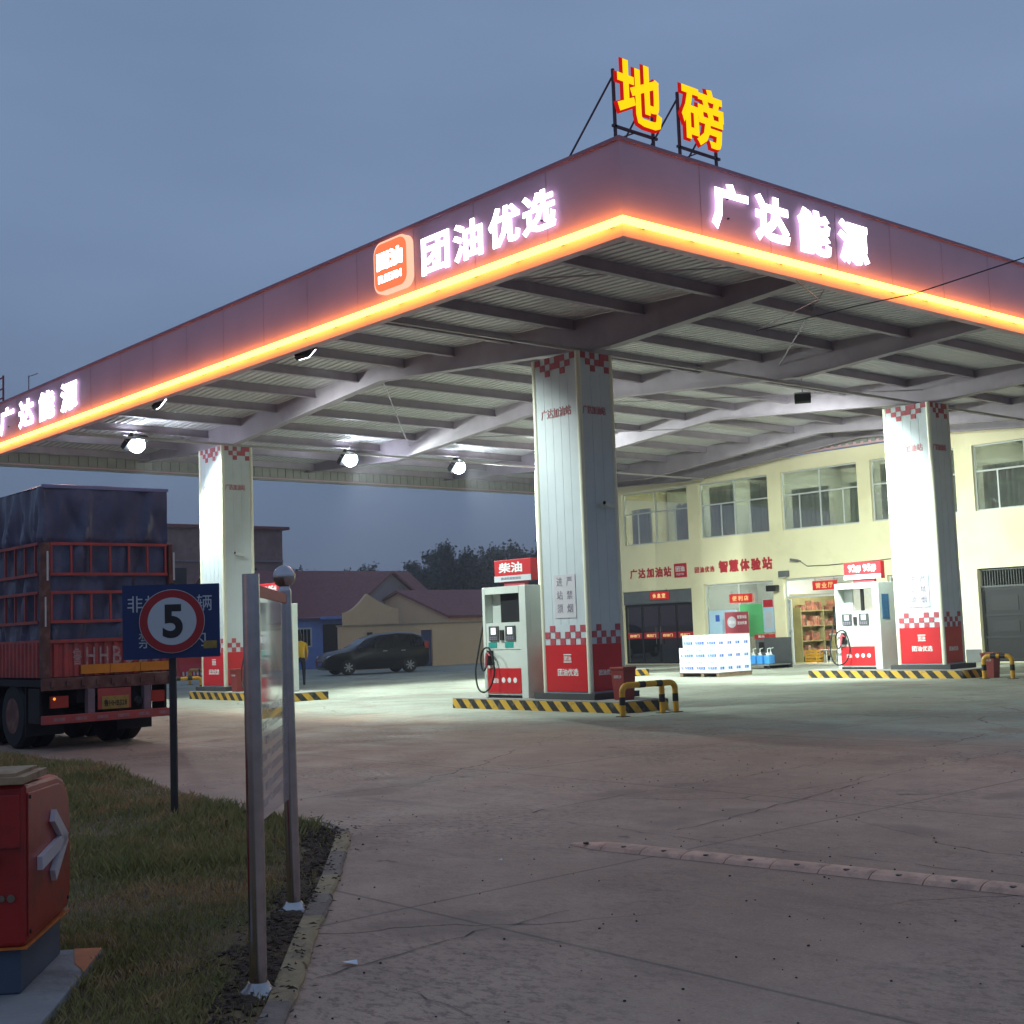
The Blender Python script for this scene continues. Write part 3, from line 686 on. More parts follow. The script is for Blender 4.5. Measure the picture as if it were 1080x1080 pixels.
# floodlights
def floodlight(loc, aim, label, power, spot=150, lens='lens', blend=.6, col=(.86,.97,1)):
    loc = Vector(loc); d = (Vector(aim)-loc).normalized(); t = thing('floodlight', label, 'floodlight', tuple(loc), 0, 'canopy floodlights')
    q = d.to_track_quat('-Z', 'Y').to_matrix()
    k_ = 1.7 if lens == 'lens' else 1.0
    def P(x, y, z): return loc + q @ Vector((x*k_, y*k_, z*k_))
    def bx(x0,x1,y0,y1,z0,z1): return [P(x,y,z) for z in (z0,z1) for x,y in ((x0,y0),(x1,y0),(x1,y1),(x0,y1))], [(0,3,2,1),(4,5,6,7),(0,1,5,4),(1,2,6,5),(2,3,7,6),(3,0,4,7)]
    mb = MB(); mb.add(*bx(-.19,.19,-.15,.15,.02,.10))
    for k in range(7): mb.add(*bx(-.17+k*.053,-.165+k*.053,-.13,.13,.10,.14))
    mb.build('housing', Mx['dark'], t)
    mb = MB()
    if lens == 'lens': mb.sphere(tuple(P(0,0,.01)), .13*k_, 20); mb.build('lens', Mx[lens], t, smooth=True)
    else: mb.add(*bx(-.16,.16,-.12,.12,-.002,.019)); mb.build('lens', Mx[lens], t)
    mb = MB(); top = loc+Vector((0,0,max(.3, roofz(loc.x)-.21-loc.z))); mb.tube([P(-.2,0,.05), P(-.2,0,.22), P(.2,0,.22), P(.2,0,.05)], .012, 6); mb.tube([P(0,0,.22), top], .014, 6); mb.build('bracket', Mx['steel'], t)
    l = bpy.data.lights.new('floodlight_lamp', 'SPOT'); l.energy = power; l.spot_size = R_(spot); l.spot_blend = blend; l.shadow_soft_size = .12; l.color = col
    lo = bpy.data.objects.new('lamp', l); COL.objects.link(lo); lo.parent = t; lo.rotation_euler = d.to_track_quat('-Z', 'Y').to_euler(); lo.location = d*(.26 if lens == 'lens' else .08)
FP = 3500; LC = (.86, 1, .94)
floodlight((-33.2,15.5,7.0), (-27.5,18,0), 'glaring white floodlight, leftmost of the three under the canopy', FP*.5, spot=118, col=LC)
floodlight((-33.2,22.5,7.0), (-25.5,24.5,0), 'glaring white floodlight, middle of the three under the canopy', FP*1.2, spot=120, col=LC)
floodlight((-33.2,26.8,7.0), (-24.5,31.5,0), 'glaring white floodlight, right of the three, beside the near column', FP*1.6, spot=118, col=LC)
floodlight((-18.58,25.7,6.85), (-24.0,33.5,0), 'small floodlight seen edge-on under the canopy between the two right columns', FP*2.2, spot=104, blend=1, lens='lens2', col=LC)
floodlight((-27.2,13.3,7.0), (-25.5,22.5,0), 'added floodlight facing inward behind the front fascia, left of the logo tile', FP*.65, spot=108, lens='lens2', col=LC)  # added lamp, lights the column fronts and the facade
floodlight((-21.0,13.3,7.0), (-21.6,20.5,0), 'added floodlight facing inward behind the front fascia, near the corner bay', FP*.5, spot=102, lens='lens2', col=LC)  # second added lamp, fills the column and pump fronts

# cameras on the columns
for (x, y, z, lab) in ((-31.9,17.8,3.95,'white security camera on the left column side'), (-17.74,17.95,3.95,'white security camera on the shaded side of the near column')):
    t = thing('security_camera', lab, 'security camera', (x, y, z))
    MB().tube([(x,y,z),(x+.12,y,z+.01)], .02, 8).build('bracket', Mx['frame'], t)
    MB().tube([(x+.12,y+.12,z-.04),(x+.12,y-.14,z+.02)], .045, 12).build('housing', Mx['frame'], t, smooth=True)
    MB().tube([(x+.12,y-.141,z+.02),(x+.12,y-.155,z+.023)], .035, 12).build('lens', Mx['blackp'], t)

# ------------------------------------------------------------------ islands
def island(x0, x1, y0, label):
    y1 = y0+1.28; t = thing('pump_island', label, 'pump island', ((x0+x1)/2, (y0+y1)/2, 0), 0, 'striped pump islands')
    def rr(r, z, off=0):
        P = []
        for cx, cy, a0 in ((x1-r,y1-r,0),(x0+r,y1-r,90),(x0+r,y0+r,180),(x1-r,y0+r,270)):
            for k in range(4): a = R_(a0+90*k/3); P.append((cx+(r-off)*math.cos(a), cy+(r-off)*math.sin(a), z))
        return P
    MB().prism(rr(.12, .001), (0,0,.19)).build('kerb', Mx['stripes'], t)
    MB().prism(rr(.12, .192, .012), (0,0,.02)).build('slab', Mx['kerbtop'], t)
island(-21.69, -16.62, 17.06, 'striped pump island under the near column with the diesel pump')
island(-33.5, -28.25, 17.06, 'striped pump island under the left column beyond the speed sign')
island(-21.40, -16.75, 29.06, 'striped pump island under the right column with the 92 and 95 petrol pump')
island(-33.5, -28.3, 29.06, 'striped pump island mostly hidden behind the near column')

# ------------------------------------------------------------------ fuel dispensers
def dispenser(x, y, label, txt, sub, see_through, z=.213):
    "x = left edge of the front face, y = front face"
    W_, D, Hh = 1.36, .72, 2.27
    t = thing('fuel_dispenser', label, 'fuel pump', (x+W_/2, y+D/2, z), 0, 'fuel dispensers')
    wh = Mx['dispwhite']
    # frame: two side pillars, roof, lower cabinet, with an opening up top
    MB().box(x, x+.09, y, y+D, z, z+Hh).build('side_pillar', wh, t, bevel=.01)
    MB().box(x+W_-.20, x+W_, y, y+D, z, z+Hh).build('side_pillar', wh, t, bevel=.01)
    MB().box(x+.093, x+W_-.203, y, y+D, z+Hh-.15, z+Hh-.002).build('top_beam', wh, t)
    lo = MB().box(x+.093, x+W_-.203, y+.02, y+D-.02, z+.06, z+.98).build('lower_cabinet', wh, t)
    mid = MB().box(x+.093, x+W_-.203, y+.01, y+D-.01, z+.983, z+1.53).build('control_panel', wh, t)
    if not see_through:
        MB().use(wh).box(x+.093, x+.45, y+.2, y+.3, z+1.533, z+Hh-.153).use(Mx['dark']).box(x+.453, x+W_-.203, y+.12, y+.2, z+1.533, z+Hh-.153).build('back_display', None, t)
    else:
        MB().use(Mx['frame']).box(x+.093, x+.35, y+.3, y+.36, z+1.533, z+Hh-.153).use(Mx['gate']).box(x+.6, x+.68, y+.3, y+.36, z+1.533, z+Hh-.153).build('back_display', None, t)
    MB().box(x+.11, x+W_-.22, y+.004, y+.018, z+.10, z+.60).build('red_panel', Mx['red'], t)
    mb = MB(); put_text(mb, '团油', (x+.28, y+.004, z+.30), XP, ZP, .16, .10, .004, .02)
    for k in range(3): mb.lathe((x+.60+k*.18, y+.004, z+.36), [(.055,0),(.055,-.004)], 14, axis='y')
    mb.build('white_marks', Mx['wink'], t)
    MB().box(x+.02, x+W_-.02, y+.03, y+D-.03, z, z+.058).build('foot', Mx['dark'], t)
    for k, sx in enumerate((.20, .72)):
        b = MB().box(x+sx, x+sx+.30, y-.012, y+.008, z+1.16, z+1.46).build('display_bezel', Mx['plinth'], t)
        MB().box(x+sx+.07, x+sx+.22, y-.016, y-.0125, z+1.29, z+1.43).build('display', Mx['screen'], b)
        kp = MB()
        for i in range(4):
            for j in range(2): kp.box(x+sx+.03+i*.06, x+sx+.07+i*.06, y-.016, y-.0125, z+1.18+j*.04, z+1.21+j*.04)
        kp.build('keypad', Mx['ink'], b)
        MB().box(x+sx-.04, x+sx+.22, y+.002, y+.0095, z+1.02, z+1.13).build('sticker', Mx['teal'] if txt == '柴油' else Mx['poster'], t)
    MB().box(x+.56, x+.66, y-.03, y+.0095, z+1.17, z+1.38).build('card_reader', Mx['blackp'], t)
    # nozzle and hose
    MB().box(x+.16, x+.29, y-.05, y+.019, z+.66, z+.96).build('nozzle_holder', Mx['dark'], t)
    nz = MB().tube([(x+.20,y-.08,z+.92),(x+.20,y-.10,z+.80),(x+.18,y-.10,z+.62)], [.03,.035,.02], 8).tube([(x+.22,y-.08,z+.92),(x+.30,y-.09,z+.86)], .018, 8).build('nozzle', Mx['redcheck'], t, smooth=True)
    P = [(x-.03,y+.3,z+Hh-.1),(x-.05,y+.15,z+2.0),(x-.05,y+.05,z+1.5),(x-.12,y-.04,z+.95),(x-.16,y-.1,z+.55),(x-.06,y-.14,z+.22),(x+.14,y-.16,z+.12),(x+.36,y-.16,z+.22),(x+.48,y-.14,z+.5),(x+.46,y-.14,z+.75),(x+.36,y-.13,z+.98),(x+.22,y-.11,z+1.03),(x+.08,y-.10,z+.96),(x+.02,y-.10,z+.8),(x+.05,y-.1,z+.6),(x+.12,y-.1,z+.56),(x+.18,y-.1,z+.64)]
    # smooth
    Q = []
    V_ = [Vector(p) for p in P]
    for i in range(len(V_)-1):
        p0, p1, p2, p3 = V_[max(i-1,0)], V_[i], V_[i+1], V_[min(i+2,len(V_)-1)]
        for k in range(5):
            s_ = k/5; Q.append(.5*((2*p1)+(-p0+p2)*s_+(2*p0-5*p1+4*p2-p3)*s_*s_+(-p0+3*p1-3*p2+p3)*s_**3))
    MB().tube(Q, .019, 8).build('hose', Mx['black'], t, smooth=True)
    # side sticker
    MB().box(x+W_, x+W_+.004, y+.12, y+.45, z+1.3, z+1.95).build('side_notice', mat('blue_side_notice', (60, 110, 150), .5, var=.2, scale=8) if see_through else wh, t)
    # topper
    tp = MB().box(x+.20, x+1.34, y+.2, y+.38, z+Hh+.10, z+Hh+.55).build('topper_sign', Mx['redsign'], t, bevel=.01)
    MB().box(x+.45, x+1.1, y+.24, y+.34, z+Hh, z+Hh+.099).build('topper_foot', Mx['redcheck'], t)
    MB().box(x+.20, x+1.34, y+.190, y+.1985, z+Hh+.10, z+Hh+.22).build('topper_strip', Mx['signwhite'], tp)
    mb = MB(); put_text(mb, txt, (x+.34, y+.199, z+Hh+.28), XP, ZP, .74 if len(txt) < 3 else .86, .21, .006, .03); mb.build('topper_lettering', Mx['wink'], tp)
    mb = MB(); put_text(mb, sub, (x+.42, y+.189, z+Hh+.135), XP, ZP, .62, .055, .003, .01); mb.build('strip_lettering', Mx['ink'], tp)
    return t
Mx['dispwhite'] = mat('dispenser_white', (206, 212, 204), .35, var=.04, dirt=(150, 148, 138), dirt_amt=.3)
dispenser(-20.86, 17.33, 'white fuel pump topped by red 柴油 diesel sign beside near column', '柴油', '团油优选加油站', False)
dispenser(-20.60, 29.40, 'white fuel pump topped by red 92 and 95 sign before the shop', '92# 95#', '团油优选加油站', True)
dispenser(-30.62, 17.33, 'white fuel pump seen past the steel posts on the left island', '92# 95#', '团油优选加油站', True)

def bin_(x, y, z, label):
    t = thing('waste_bin', label, 'bin', (x, y, z), 0, 'brown-red bins')
    mb = MB(); w0, w1 = .13, .165
    mb.add([(x-w0,y-w0,z),(x+w0,y-w0,z),(x+w0,y+w0,z),(x-w0,y+w0,z),(x-w1,y-w1,z+.56),(x+w1,y-w1,z+.56),(x+w1,y+w1,z+.56),(x-w1,y+w1,z+.56)], [(0,3,2,1),(4,5,6,7),(0,1,5,4),(1,2,6,5),(2,3,7,6),(3,0,4,7)])
    mb.build('bin_body', Mx['binred'], t)
    MB().box(x-.18, x+.18, y-.18, y+.18, z+.562, z+.61).build('lid', Mx['binred'], t, bevel=.01)
    m2 = MB(); put_text(m2, '消防沙', (x-.10, y-w1-.003+.012, z+.40), XP, ZP, .20, .06, .004, 0); m2.build('marking', Mx['poster'], t)
bin_(-17.12, 17.6, .213, 'brown-red square bin at the right end of the near island')
bin_(-16.32, 29.55, 0, 'brown-red square bin by the right column beside the yellow rail')
bin_(-31.25, 17.4, .213, 'brown-red square bin at the foot of the left column')

def rail(pts, label):
    "bent tube guard rail: pts = ground points of the legs, joined along the top"
    t = thing('guard_rail', label, 'guard rail', (pts[0][0], pts[0][1], 0), 0, 'yellow and black guard rails')
    h = .54; P = []
    a, b = Vector((*pts[0], 0)), Vector((*pts[-1], 0)); d = (b-a).normalized()
    mid = [Vector((*p, 0)) for p in pts]
    top = []
    top.append(mid[0]+Vector((0,0,h-.12)))
    for k in range(5): an = R_(90*k/4); top.append(mid[0]+d*(.12*(1-math.cos(an)))+Vector((0,0,h-.12+.12*math.sin(an))))
    for k in range(5): an = R_(90-90*k/4); top.append(mid[-1]-d*(.12*(1-math.cos(an)))+Vector((0,0,h-.12+.12*math.sin(an))))
    MB().tube(top, .055, 12).build('top_rail', Mx['yellow'], t, smooth=True)
    L = (b-a).length
    for f in (.36, .68):
        c = a+d*L*f; MB().tube([c-d*.07+Vector((0,0,h)), c+d*.07+Vector((0,0,h))], .058, 12).build('black_band', Mx['blackp'], t)
    for p in mid:
        hh = h-.12 if p in (mid[0], mid[-1]) else h-.05
        l = MB().tube([p+Vector((0,0,.012)), p+Vector((0,0,hh))], .053, 12).build('leg', Mx['yellow'], t, smooth=True)
        MB().tube([p+Vector((0,0,.20)), p+Vector((0,0,.34))], .056, 12).build('black_band', Mx['blackp'], l)
        MB().box(p.x-.09, p.x+.09, p.y-.09, p.y+.09, .001, .012).build('foot_plate', Mx['blackp'], l)
rail([(-16.1,16.5),(-16.04,17.46),(-15.97,17.74)], 'bent yellow and black guard rail at the right end of the near island')
rail([(-16.2,29.0),(-15.53,29.09)], 'bent yellow and black guard rail beside the right column island')
rail([(-34.6,16.9),(-34.3,17.9)], 'yellow guard rail at the left end of the left island, behind the speed sign')
rail([(-44.2,22.6),(-41.9,22.6)], 'yellow guard rail farther off, in front of the red barriers')

# red barriers far left
for k in range(4):
    x, y = -52.6+k*.0, 26.3+k*1.35
    t = thing('plastic_barrier', 'red road barrier with white patches behind the speed sign, number %s from the left' % ('one','two','three','four')[k], 'barrier', (x, y, 0), 0, 'red plastic barriers')
    mb = MB(); mb.prism([(x+.30,y,.06),(x+.28,y,.30),(x+.14,y,.60),(x+.10,y,1.05),(x-.10,y,1.05),(x-.14,y,.60),(x-.28,y,.30),(x-.30,y,.06)], (0,1.28,0)); mb.build('barrier_body', Mx['red'], t)
    mb = MB()
    for j in range(7): mb.prism([(x+.305,y+.1+j*.17,.10),(x+.305,y+.18+j*.17,.10),(x+.285,y+.18+j*.17,.28),(x+.285,y+.1+j*.17,.28)], (.004,0,0))
    mb.build('reflective_patch', Mx['signwhite'], t)
    MB().box(x-.26, x+.26, y+.1, y+1.18, 0, .059).build('foot', Mx['black'], t)

# ------------------------------------------------------------------ station building
FYB = 38.31
def building():
    t = thing('station_building', 'two-storey cream station building with shop openings below and windows above', 'building', (-25, 42, 0))
    X0, X1, H = -38.3, -9.5, 7.44
    up = [(-36.95,-33.40),(-32.80,-29.50),(-28.90,-25.65),(-25.12,-21.95),(-21.32,-17.9),(-17.3,-13.9)]
    ops = [(a, b, 4.80, 6.92, 'w') for a, b in up] + [(-37.12,-33.40,.02,2.93,'A'),(-32.80,-29.48,.02,3.03,'B'),(-29.0,-25.25,.02,3.05,'C'),(-24.7,-22.0,.02,2.95,'D'),(-21.42,-18.3,.02,2.97,'E'),(-16.9,-13.9,.9,2.8,'B2')]
    xs = sorted({X0, X1} | {o[0] for o in ops} | {o[1] for o in ops}); zs = sorted({0, H} | {o[2] for o in ops} | {o[3] for o in ops})
    mb = MB(); T = .24
    def solid(x, z): return not any(a < x < b and c < z < d for a, b, c, d, _ in ops)
    for x0, x1 in zip(xs[:-1], xs[1:]):
        for z0, z1 in zip(zs[:-1], zs[1:]):
            if solid((x0+x1)/2, (z0+z1)/2):
                mb.add([(x0,FYB,z0),(x1,FYB,z0),(x1,FYB,z1),(x0,FYB,z1)], [(0,1,2,3)]); mb.add([(x0,FYB+T,z0),(x1,FYB+T,z0),(x1,FYB+T,z1),(x0,FYB+T,z1)], [(3,2,1,0)])
    for a, b, c, d, _ in ops:
        mb.add([(a,FYB,c),(a,FYB+T,c),(a,FYB+T,d),(a,FYB,d)], [(0,1,2,3)]); mb.add([(b,FYB,c),(b,FYB+T,c),(b,FYB+T,d),(b,FYB,d)], [(3,2,1,0)])
        mb.add([(a,FYB,d),(a,FYB+T,d),(b,FYB+T,d),(b,FYB,d)], [(0,1,2,3)]); mb.add([(a,FYB,c),(a,FYB+T,c),(b,FYB+T,c),(b,FYB,c)], [(3,2,1,0)])
    # ends, back, top
    mb.add([(X0,FYB,0),(X0,FYB+8,0),(X0,FYB+8,H),(X0,FYB,H)], [(0,3,2,1)]); mb.add([(X1,FYB,0),(X1,FYB+8,0),(X1,FYB+8,H),(X1,FYB,H)], [(0,1,2,3)])
    mb.add([(X0,FYB+8,0),(X1,FYB+8,0),(X1,FYB+8,H),(X0,FYB+8,H)], [(1,0,3,2)]); mb.add([(X0,FYB,H),(X1,FYB,H),(X1,FYB+8,H),(X0,FYB+8,H)], [(0,1,2,3)])
    mb.build('wall', Mx['wall'], t, rec=False)
    # skirting pieces
    mb = MB()
    for a, b in ((-33.38,-32.82),(-29.46,-29.02),(-25.23,-24.72),(-21.98,-21.44),(-18.28,-16)): mb.box(a, b, FYB-.012, FYB-.001, .004, .42)
    mb.build('skirting', Mx['grey'], t)
    # interior shells: a room behind every opening
    mb = MB(); mb.box(X0+.1, X1-.1, FYB+T+.002, FYB+6, 3.6, 3.9); mb.build('floor_slab', Mx['roomwall'], t)
    mb = MB()
    mb.add([(X0+.1,FYB+4.2,3.92),(X1-.1,FYB+4.2,3.92),(X1-.1,FYB+4.2,7.3),(X0+.1,FYB+4.2,7.3)], [(0,1,2,3)]); mb.add([(X0+.1,FYB+3.6,.01),(X1-.1,FYB+3.6,.01),(X1-.1,FYB+3.6,3.58),(X0+.1,FYB+3.6,3.58)], [(0,1,2,3)])
    for x in (-33.1, -29.2, -25.4, -21.65, -17.6): mb.box(x-.05, x+.05, FYB+T+.01, FYB+4.19, 3.92, 7.3); 
    for x in (-33.1, -29.25, -24.95, -21.7, -17.6): mb.box(x-.05, x+.05, FYB+T+.01, FYB+3.59, .01, 3.58)
    mb.build('room_walls', Mx['roomwall'], t)
    # upper windows
    for i, (a, b) in enumerate(up):
        y = FYB+.10; z0, z1 = 4.80, 6.92; zt = z0+(z1-z0)*.60; mb = MB(); f = .05
        mb.box(a+.004, b-.004, y, y+.06, z1-f, z1-.004).box(a+.004, b-.004, y, y+.06, z0+.004, z0+f); mb.box(a+.004, a+f, y, y+.06, z0+f, z1-f).box(b-f, b-.004, y, y+.06, z0+f, z1-f)
        m = (a+b)/2; mb.box(m-.025, m+.025, y+.003, y+.057, z0+f, z1-f).box(a+f, m-.025, y+.005, y+.055, zt-.025, zt+.025).box(m+.025, b-f, y+.005, y+.055, zt-.025, zt+.025)
        w_ = mb.build('window', Mx['frame'], t)
        for k in range(2):
            c0 = (a+f, m+.025)[k]; c1 = (m-.025, b-f)[k]; mm = (c0+c1)/2+(.15 if (i+k) % 2 else -.1); s_ = MB()
            s_.box(mm-.025, mm+.025, y+.015, y+.045, z0+f, zt-.026); s_.build('sash', Mx['frame'], w_)
        MB().box(a+f-.01, b-f+.01, y+.028, y+.032, z0+f-.01, z1-f+.01).build('pane', Mx['glass'], w_)
        # curtains or blinds part drawn
        mb = MB(); x = a+.05
        segs = [(a+.05, a+.05+(b-a)*(.30+.1*(i%3))), (b-(b-a)*(.22+.08*((i+1)%3)), b-.05)]
        for s0, s1 in segs:
            n = int((s1-s0)/.06); vs = []; fs = []
            for k in range(n+1):
                xx = s0+(s1-s0)*k/n; yy = FYB+.55+.04*math.sin(k*1.9+i); vs += [(xx,yy,4.7),(xx,yy,6.3+.5*(i%2))]
                if k: fs.append((2*k-2,2*k,2*k+1,2*k-1))
            mb.add(vs, fs)
        mb.build('curtain', Mx['curtain'], w_, rec=False)
    # opening A: roller shutter box and dark double doors
    y = FYB+.12; d = MB(); d.box(-37.11,-33.41,y,y+.08,.03,.09).box(-37.11,-33.41,y,y+.08,2.30,2.40)
    for x in (-37.08,-36.2,-35.28,-34.36,-33.44): d.box(x-.03, x+.03, y+.002, y+.078, .09, 2.30)
    dr = d.build('door', Mx['dark'], t)
    MB().box(-37.08,-33.44,y+.038,y+.042,.08,2.31).build('pane', Mx['dglass'], dr)
    MB().tube([(-35.40,y-.05,.8),(-35.40,y-.05,1.5)], .018, 8).tube([(-35.16,y-.05,.8),(-35.16,y-.05,1.5)], .018, 8).build('handle', Mx['inox'], dr)
    mb = MB(); mb.box(-37.11,-33.41,FYB+.06,FYB+.22,2.41,2.92)
    mb.build('shutter_box', mat('shutter_grey', (104, 108, 110), .5, var=.1), t)
    mb = MB(); mb.use(Mx['redsign'])
    for a, b in ((-37.02,-36.25),(-36.13,-35.34),(-35.22,-34.42),(-34.30,-33.50)): mb.box(a, b, y+.024, y+.034, 1.02, 1.26)
    mb.use(Mx['ledy'])
    for a, s_ in ((-36.9,'自动门'),(-36.0,'推拉门'),(-35.1,'自动门'),(-34.2,'推拉门')): put_text(mb, s_, (a, y+.023, 1.08), XP, ZP, .5, .12, .004, .02)
    mb.build('door_safety_strip', None, dr)
    # opening B: big shop window
    f = MB(); y = FYB+.12
    f.box(-32.79,-29.49,y,y+.06,.03,.10).box(-32.79,-29.49,y,y+.06,2.95,3.02).box(-32.79,-32.72,y,y+.06,.10,2.95).box(-29.56,-29.49,y,y+.06,.10,2.95).box(-31.2,-31.14,y+.003,y+.057,.10,2.95)
    w_ = f.build('shop_window', Mx['frame'], t); MB().box(-32.73,-29.55,y+.028,y+.032,.09,2.96).build('pane', Mx['glass'], w_)
    # opening D
    f = MB(); f.box(-24.69,-22.01,y,y+.06,.03,.10).box(-24.69,-22.01,y,y+.06,2.87,2.94).box(-24.69,-24.62,y,y+.06,.10,2.87).box(-22.08,-22.01,y,y+.06,.10,2.87)
    w_ = f.build('shop_window', Mx['frame'], t); MB().box(-24.63,-22.07,y+.028,y+.032,.09,2.88).build('pane', Mx['glass'], w_)
    mb = MB(); mb.box(-24.60,-22.10,y+.06,y+.10,.03,.62); mb.build('window_backing', Mx['grey'], t)
    # opening C: open glass door
    f = MB(); f.box(-28.99,-28.92,FYB+.10,FYB+.18,.03,3.04).box(-25.33,-25.26,FYB+.10,FYB+.18,.03,3.04).box(-28.92,-25.33,FYB+.10,FYB+.18,2.35,2.42).box(-28.92,-25.33,FYB+.10,FYB+.18,2.97,3.04); f.build('door_frame', Mx['frame'], t)
    a, b = Vector((-28.88, FYB+.06, 0)), Vector((-28.25, FYB-.62, 0)); mb = MB()
    for z0 in (.06, 1.15, 2.24): mb.obox(a+Vector((0,0,z0)), b+Vector((0,0,z0)), .04, .10)
    mb.obox(a+Vector((0,0,.01)), a+Vector((0,0,2.29)), .05, .05); mb.obox(b+Vector((0,0,.01)), b+Vector((0,0,2.29)), .05, .05)
    dl = mb.build('door_leaf', Mx['frame'], t); MB().prism([a+Vector((.0,0,.11)), b+Vector((0,0,.11)), b+Vector((0,0,2.19)), a+Vector((0,0,2.19))], (.004,.004,0)).build('pane', Mx['glass'], dl)
    # opening E : black double gate with a grille on top
    mb = MB(); y = FYB+.14; mb.box(-21.41,-18.31,y+.02,y+.06,.03,2.35); g = mb.build('gate', Mx['gate'], t)
    mb = MB()
    for x0, x1 in ((-21.38,-19.88),(-19.86,-18.33)):
        mb.box(x0, x0+.07, y, y+.02, .05, 2.33).box(x1-.07, x1, y, y+.02, .05, 2.33)
        for z in (.05, .75, 1.45, 2.26): mb.box(x0+.07, x1-.07, y, y+.02, z, z+.07)
        mb.box(x0+.3, x1-.3, y+.008, y+.02, .95, 1.3).box(x0+.3, x1-.3, y+.008, y+.02, 1.62, 2.1)
    mb.build('gate_panel', Mx['dark'], g)
    mb = MB(); mb.box(-21.41,-18.31,y,y+.05,2.36,2.42).box(-21.41,-18.31,y,y+.05,2.90,2.96)
    x = -21.36
    while x < -18.32: mb.box(x, x+.02, y+.015, y+.035, 2.42, 2.90); x += .09
    mb.build('grille', mat('grille_steel', (84, 86, 84), .5), g)
    mb = MB()
    for x in (-19.97, -19.77): mb.tube([(x,y-.04,1.0),(x,y-.04,1.4)], .02, 8).box(x-.03,x+.03,y-.03,y-.001,1.15,1.25)
    mb.build('handle', Mx['inox'], g)
    # lettering on the wall
    mb = MB(); yy = FYB-.001
    for k, ch in enumerate('广达加油站'): put_text(mb, ch, (-36.62+k*.46, yy, 3.44), XP, ZP, .40, .40, .03, .04)
    mb.build('wall_lettering', Mx['rink'], t)
    mb = MB()
    for k, ch in enumerate('团油优选'): put_text(mb, ch, (-33.16+k*.255, yy, 3.50), XP, ZP, .215, .22, .03, .03)
    mb.build('wall_lettering', Mx['rink'], t)
    mb = MB()
    for k, ch in enumerate('智慧体验站'): put_text(mb, ch, (-31.98+k*.52, yy, 3.44), XP, ZP, .46, .46, .03, .05)
    mb.build('wall_lettering', Mx['rink'], t)
    mb = MB().use(Mx['redsign']); mb.box(-34.20,-33.58,yy-.04,yy-.001,3.38,3.92); mb.use(Mx['wink']); put_text(mb, '团油', (-34.12, yy-.041, 3.60), XP, ZP, .46, .22, .004, .03); put_text(mb, 'FLEETIN', (-34.08, yy-.041, 3.46), XP, ZP, .38, .08, .004, .01)
    mb.build('wall_logo', None, t, bevel=.0)
    # shop interior light fittings
    MB().box(-27.9,-26.3,FYB+.9,FYB+1.1,3.50,3.56).build('ceiling_lamp', Mx['shoplamp'], t)
    MB().box(-31.9,-30.3,FYB+1.6,FYB+1.8,3.50,3.56).build('ceiling_lamp', Mx['shoplamp'], t)
    for x in (-35.4, -31.2, -27.3, -23.5, -19.6, -15.6): MB().box(x-.5,x+.5,FYB+2.0,FYB+2.12,7.2,7.26).build('ceiling_lamp', Mx['uplamp'], t)
    return t
building()

# door lintel signs (hang on the building: things of their own)
def lintel(x0, x1, z0, z1, txt, label, y=FYB+.02):
    t = thing('door_sign', label, 'sign', ((x0+x1)/2, y, z0), 0, 'small red door signs')
    b = MB().box(x0, x1, y-.05, y, z0, z1).build('sign_panel', Mx['ledred'], t)
    mb = MB(); n = len(txt); w_ = (x1-x0)*.78/n
    for k, ch in enumerate(txt): put_text(mb, ch, (x0+(x1-x0)*.11+k*w_+w_*.08, y-.051, z0+(z1-z0)*.2), XP, ZP, w_*.8, (z1-z0)*.6, .005, .03)
    mb.build('sign_lettering', Mx['ledy'], t)
    MB().tube([(x0+.1,y-.02,z1),(x0+.1,y-.02,z1+.12)], .008, 6).tube([(x1-.1,y-.02,z1),(x1-.1,y-.02,z1+.12)], .008, 6).build('hanger', Mx['dark'], t)
lintel(-35.55,-34.60,2.56,2.86,'休息室','red hanging sign over the dark double doors at left')
lintel(-31.58,-30.52,2.28,2.60,'便利店','red hanging sign inside the shop window above the roll-up banner', y=FYB+.10)
lintel(-27.72,-26.72,2.58,2.90,'营业厅','red hanging sign over the open shop doorway')

# banners, posters, shop contents
def flat(name, label, cat, x0, x1, y, z0, z1, m, th=.012, extra=None):
    t = thing(name, label, cat, ((x0+x1)/2, y, z0)); MB().box(x0, x1, y, y+th, z0, z1).build('sheet', Mx[m], t)
    for (a, b, c, d, mm, nm) in (extra or []): MB().box(a, b, y-.004, y-.0005, c, d).build(nm, Mx[mm], t)
    return t
t = thing('roll_up_banner', 'tall red and pink roll-up banner with round white badge before the shop window', 'banner', (-30.75, FYB-.6, 0))
bx0, bx1, by = -31.3, -30.2, FYB-.6
MB().box(bx0, bx1, by, by+.01, .10, 1.93).build('sheet', Mx['pink'], t)
MB().box(bx0, bx1, by-.004, by-.0005, 1.16, 1.93).build('red_head', Mx['redcheck'], t)
MB().box(bx0, bx1, by-.004, by-.0005, .12, .34).build('red_foot', Mx['rink'], t)
MB().lathe((bx0+.32, by-.005, 1.56), [(.21,0),(.21,-.004)], 24, axis='y').build('badge', Mx['poster'], t)
mb = MB(); put_text(mb, '智慧体验', (bx0+.58, by-.005, 1.68), XP, ZP, .44, .13, .004, .02); put_text(mb, '加油优惠', (bx0+.58, by-.005, 1.46), XP, ZP, .44, .13, .004, .02); put_text(mb, '团油', (bx0+.19, by-.01, 1.5), XP, ZP, .26, .12, .004, .02)
for k in range(5): mb.box(bx0+.15, bx1-.15-.1*(k%2), by-.004, by-.001, .95-k*.12, .975-k*.12)
mb.build('banner_lettering', Mx['wink'], t)
MB().box(bx0-.03, bx1+.03, by-.12, by+.14, .0, .099).build('banner_base', Mx['frame'], t)
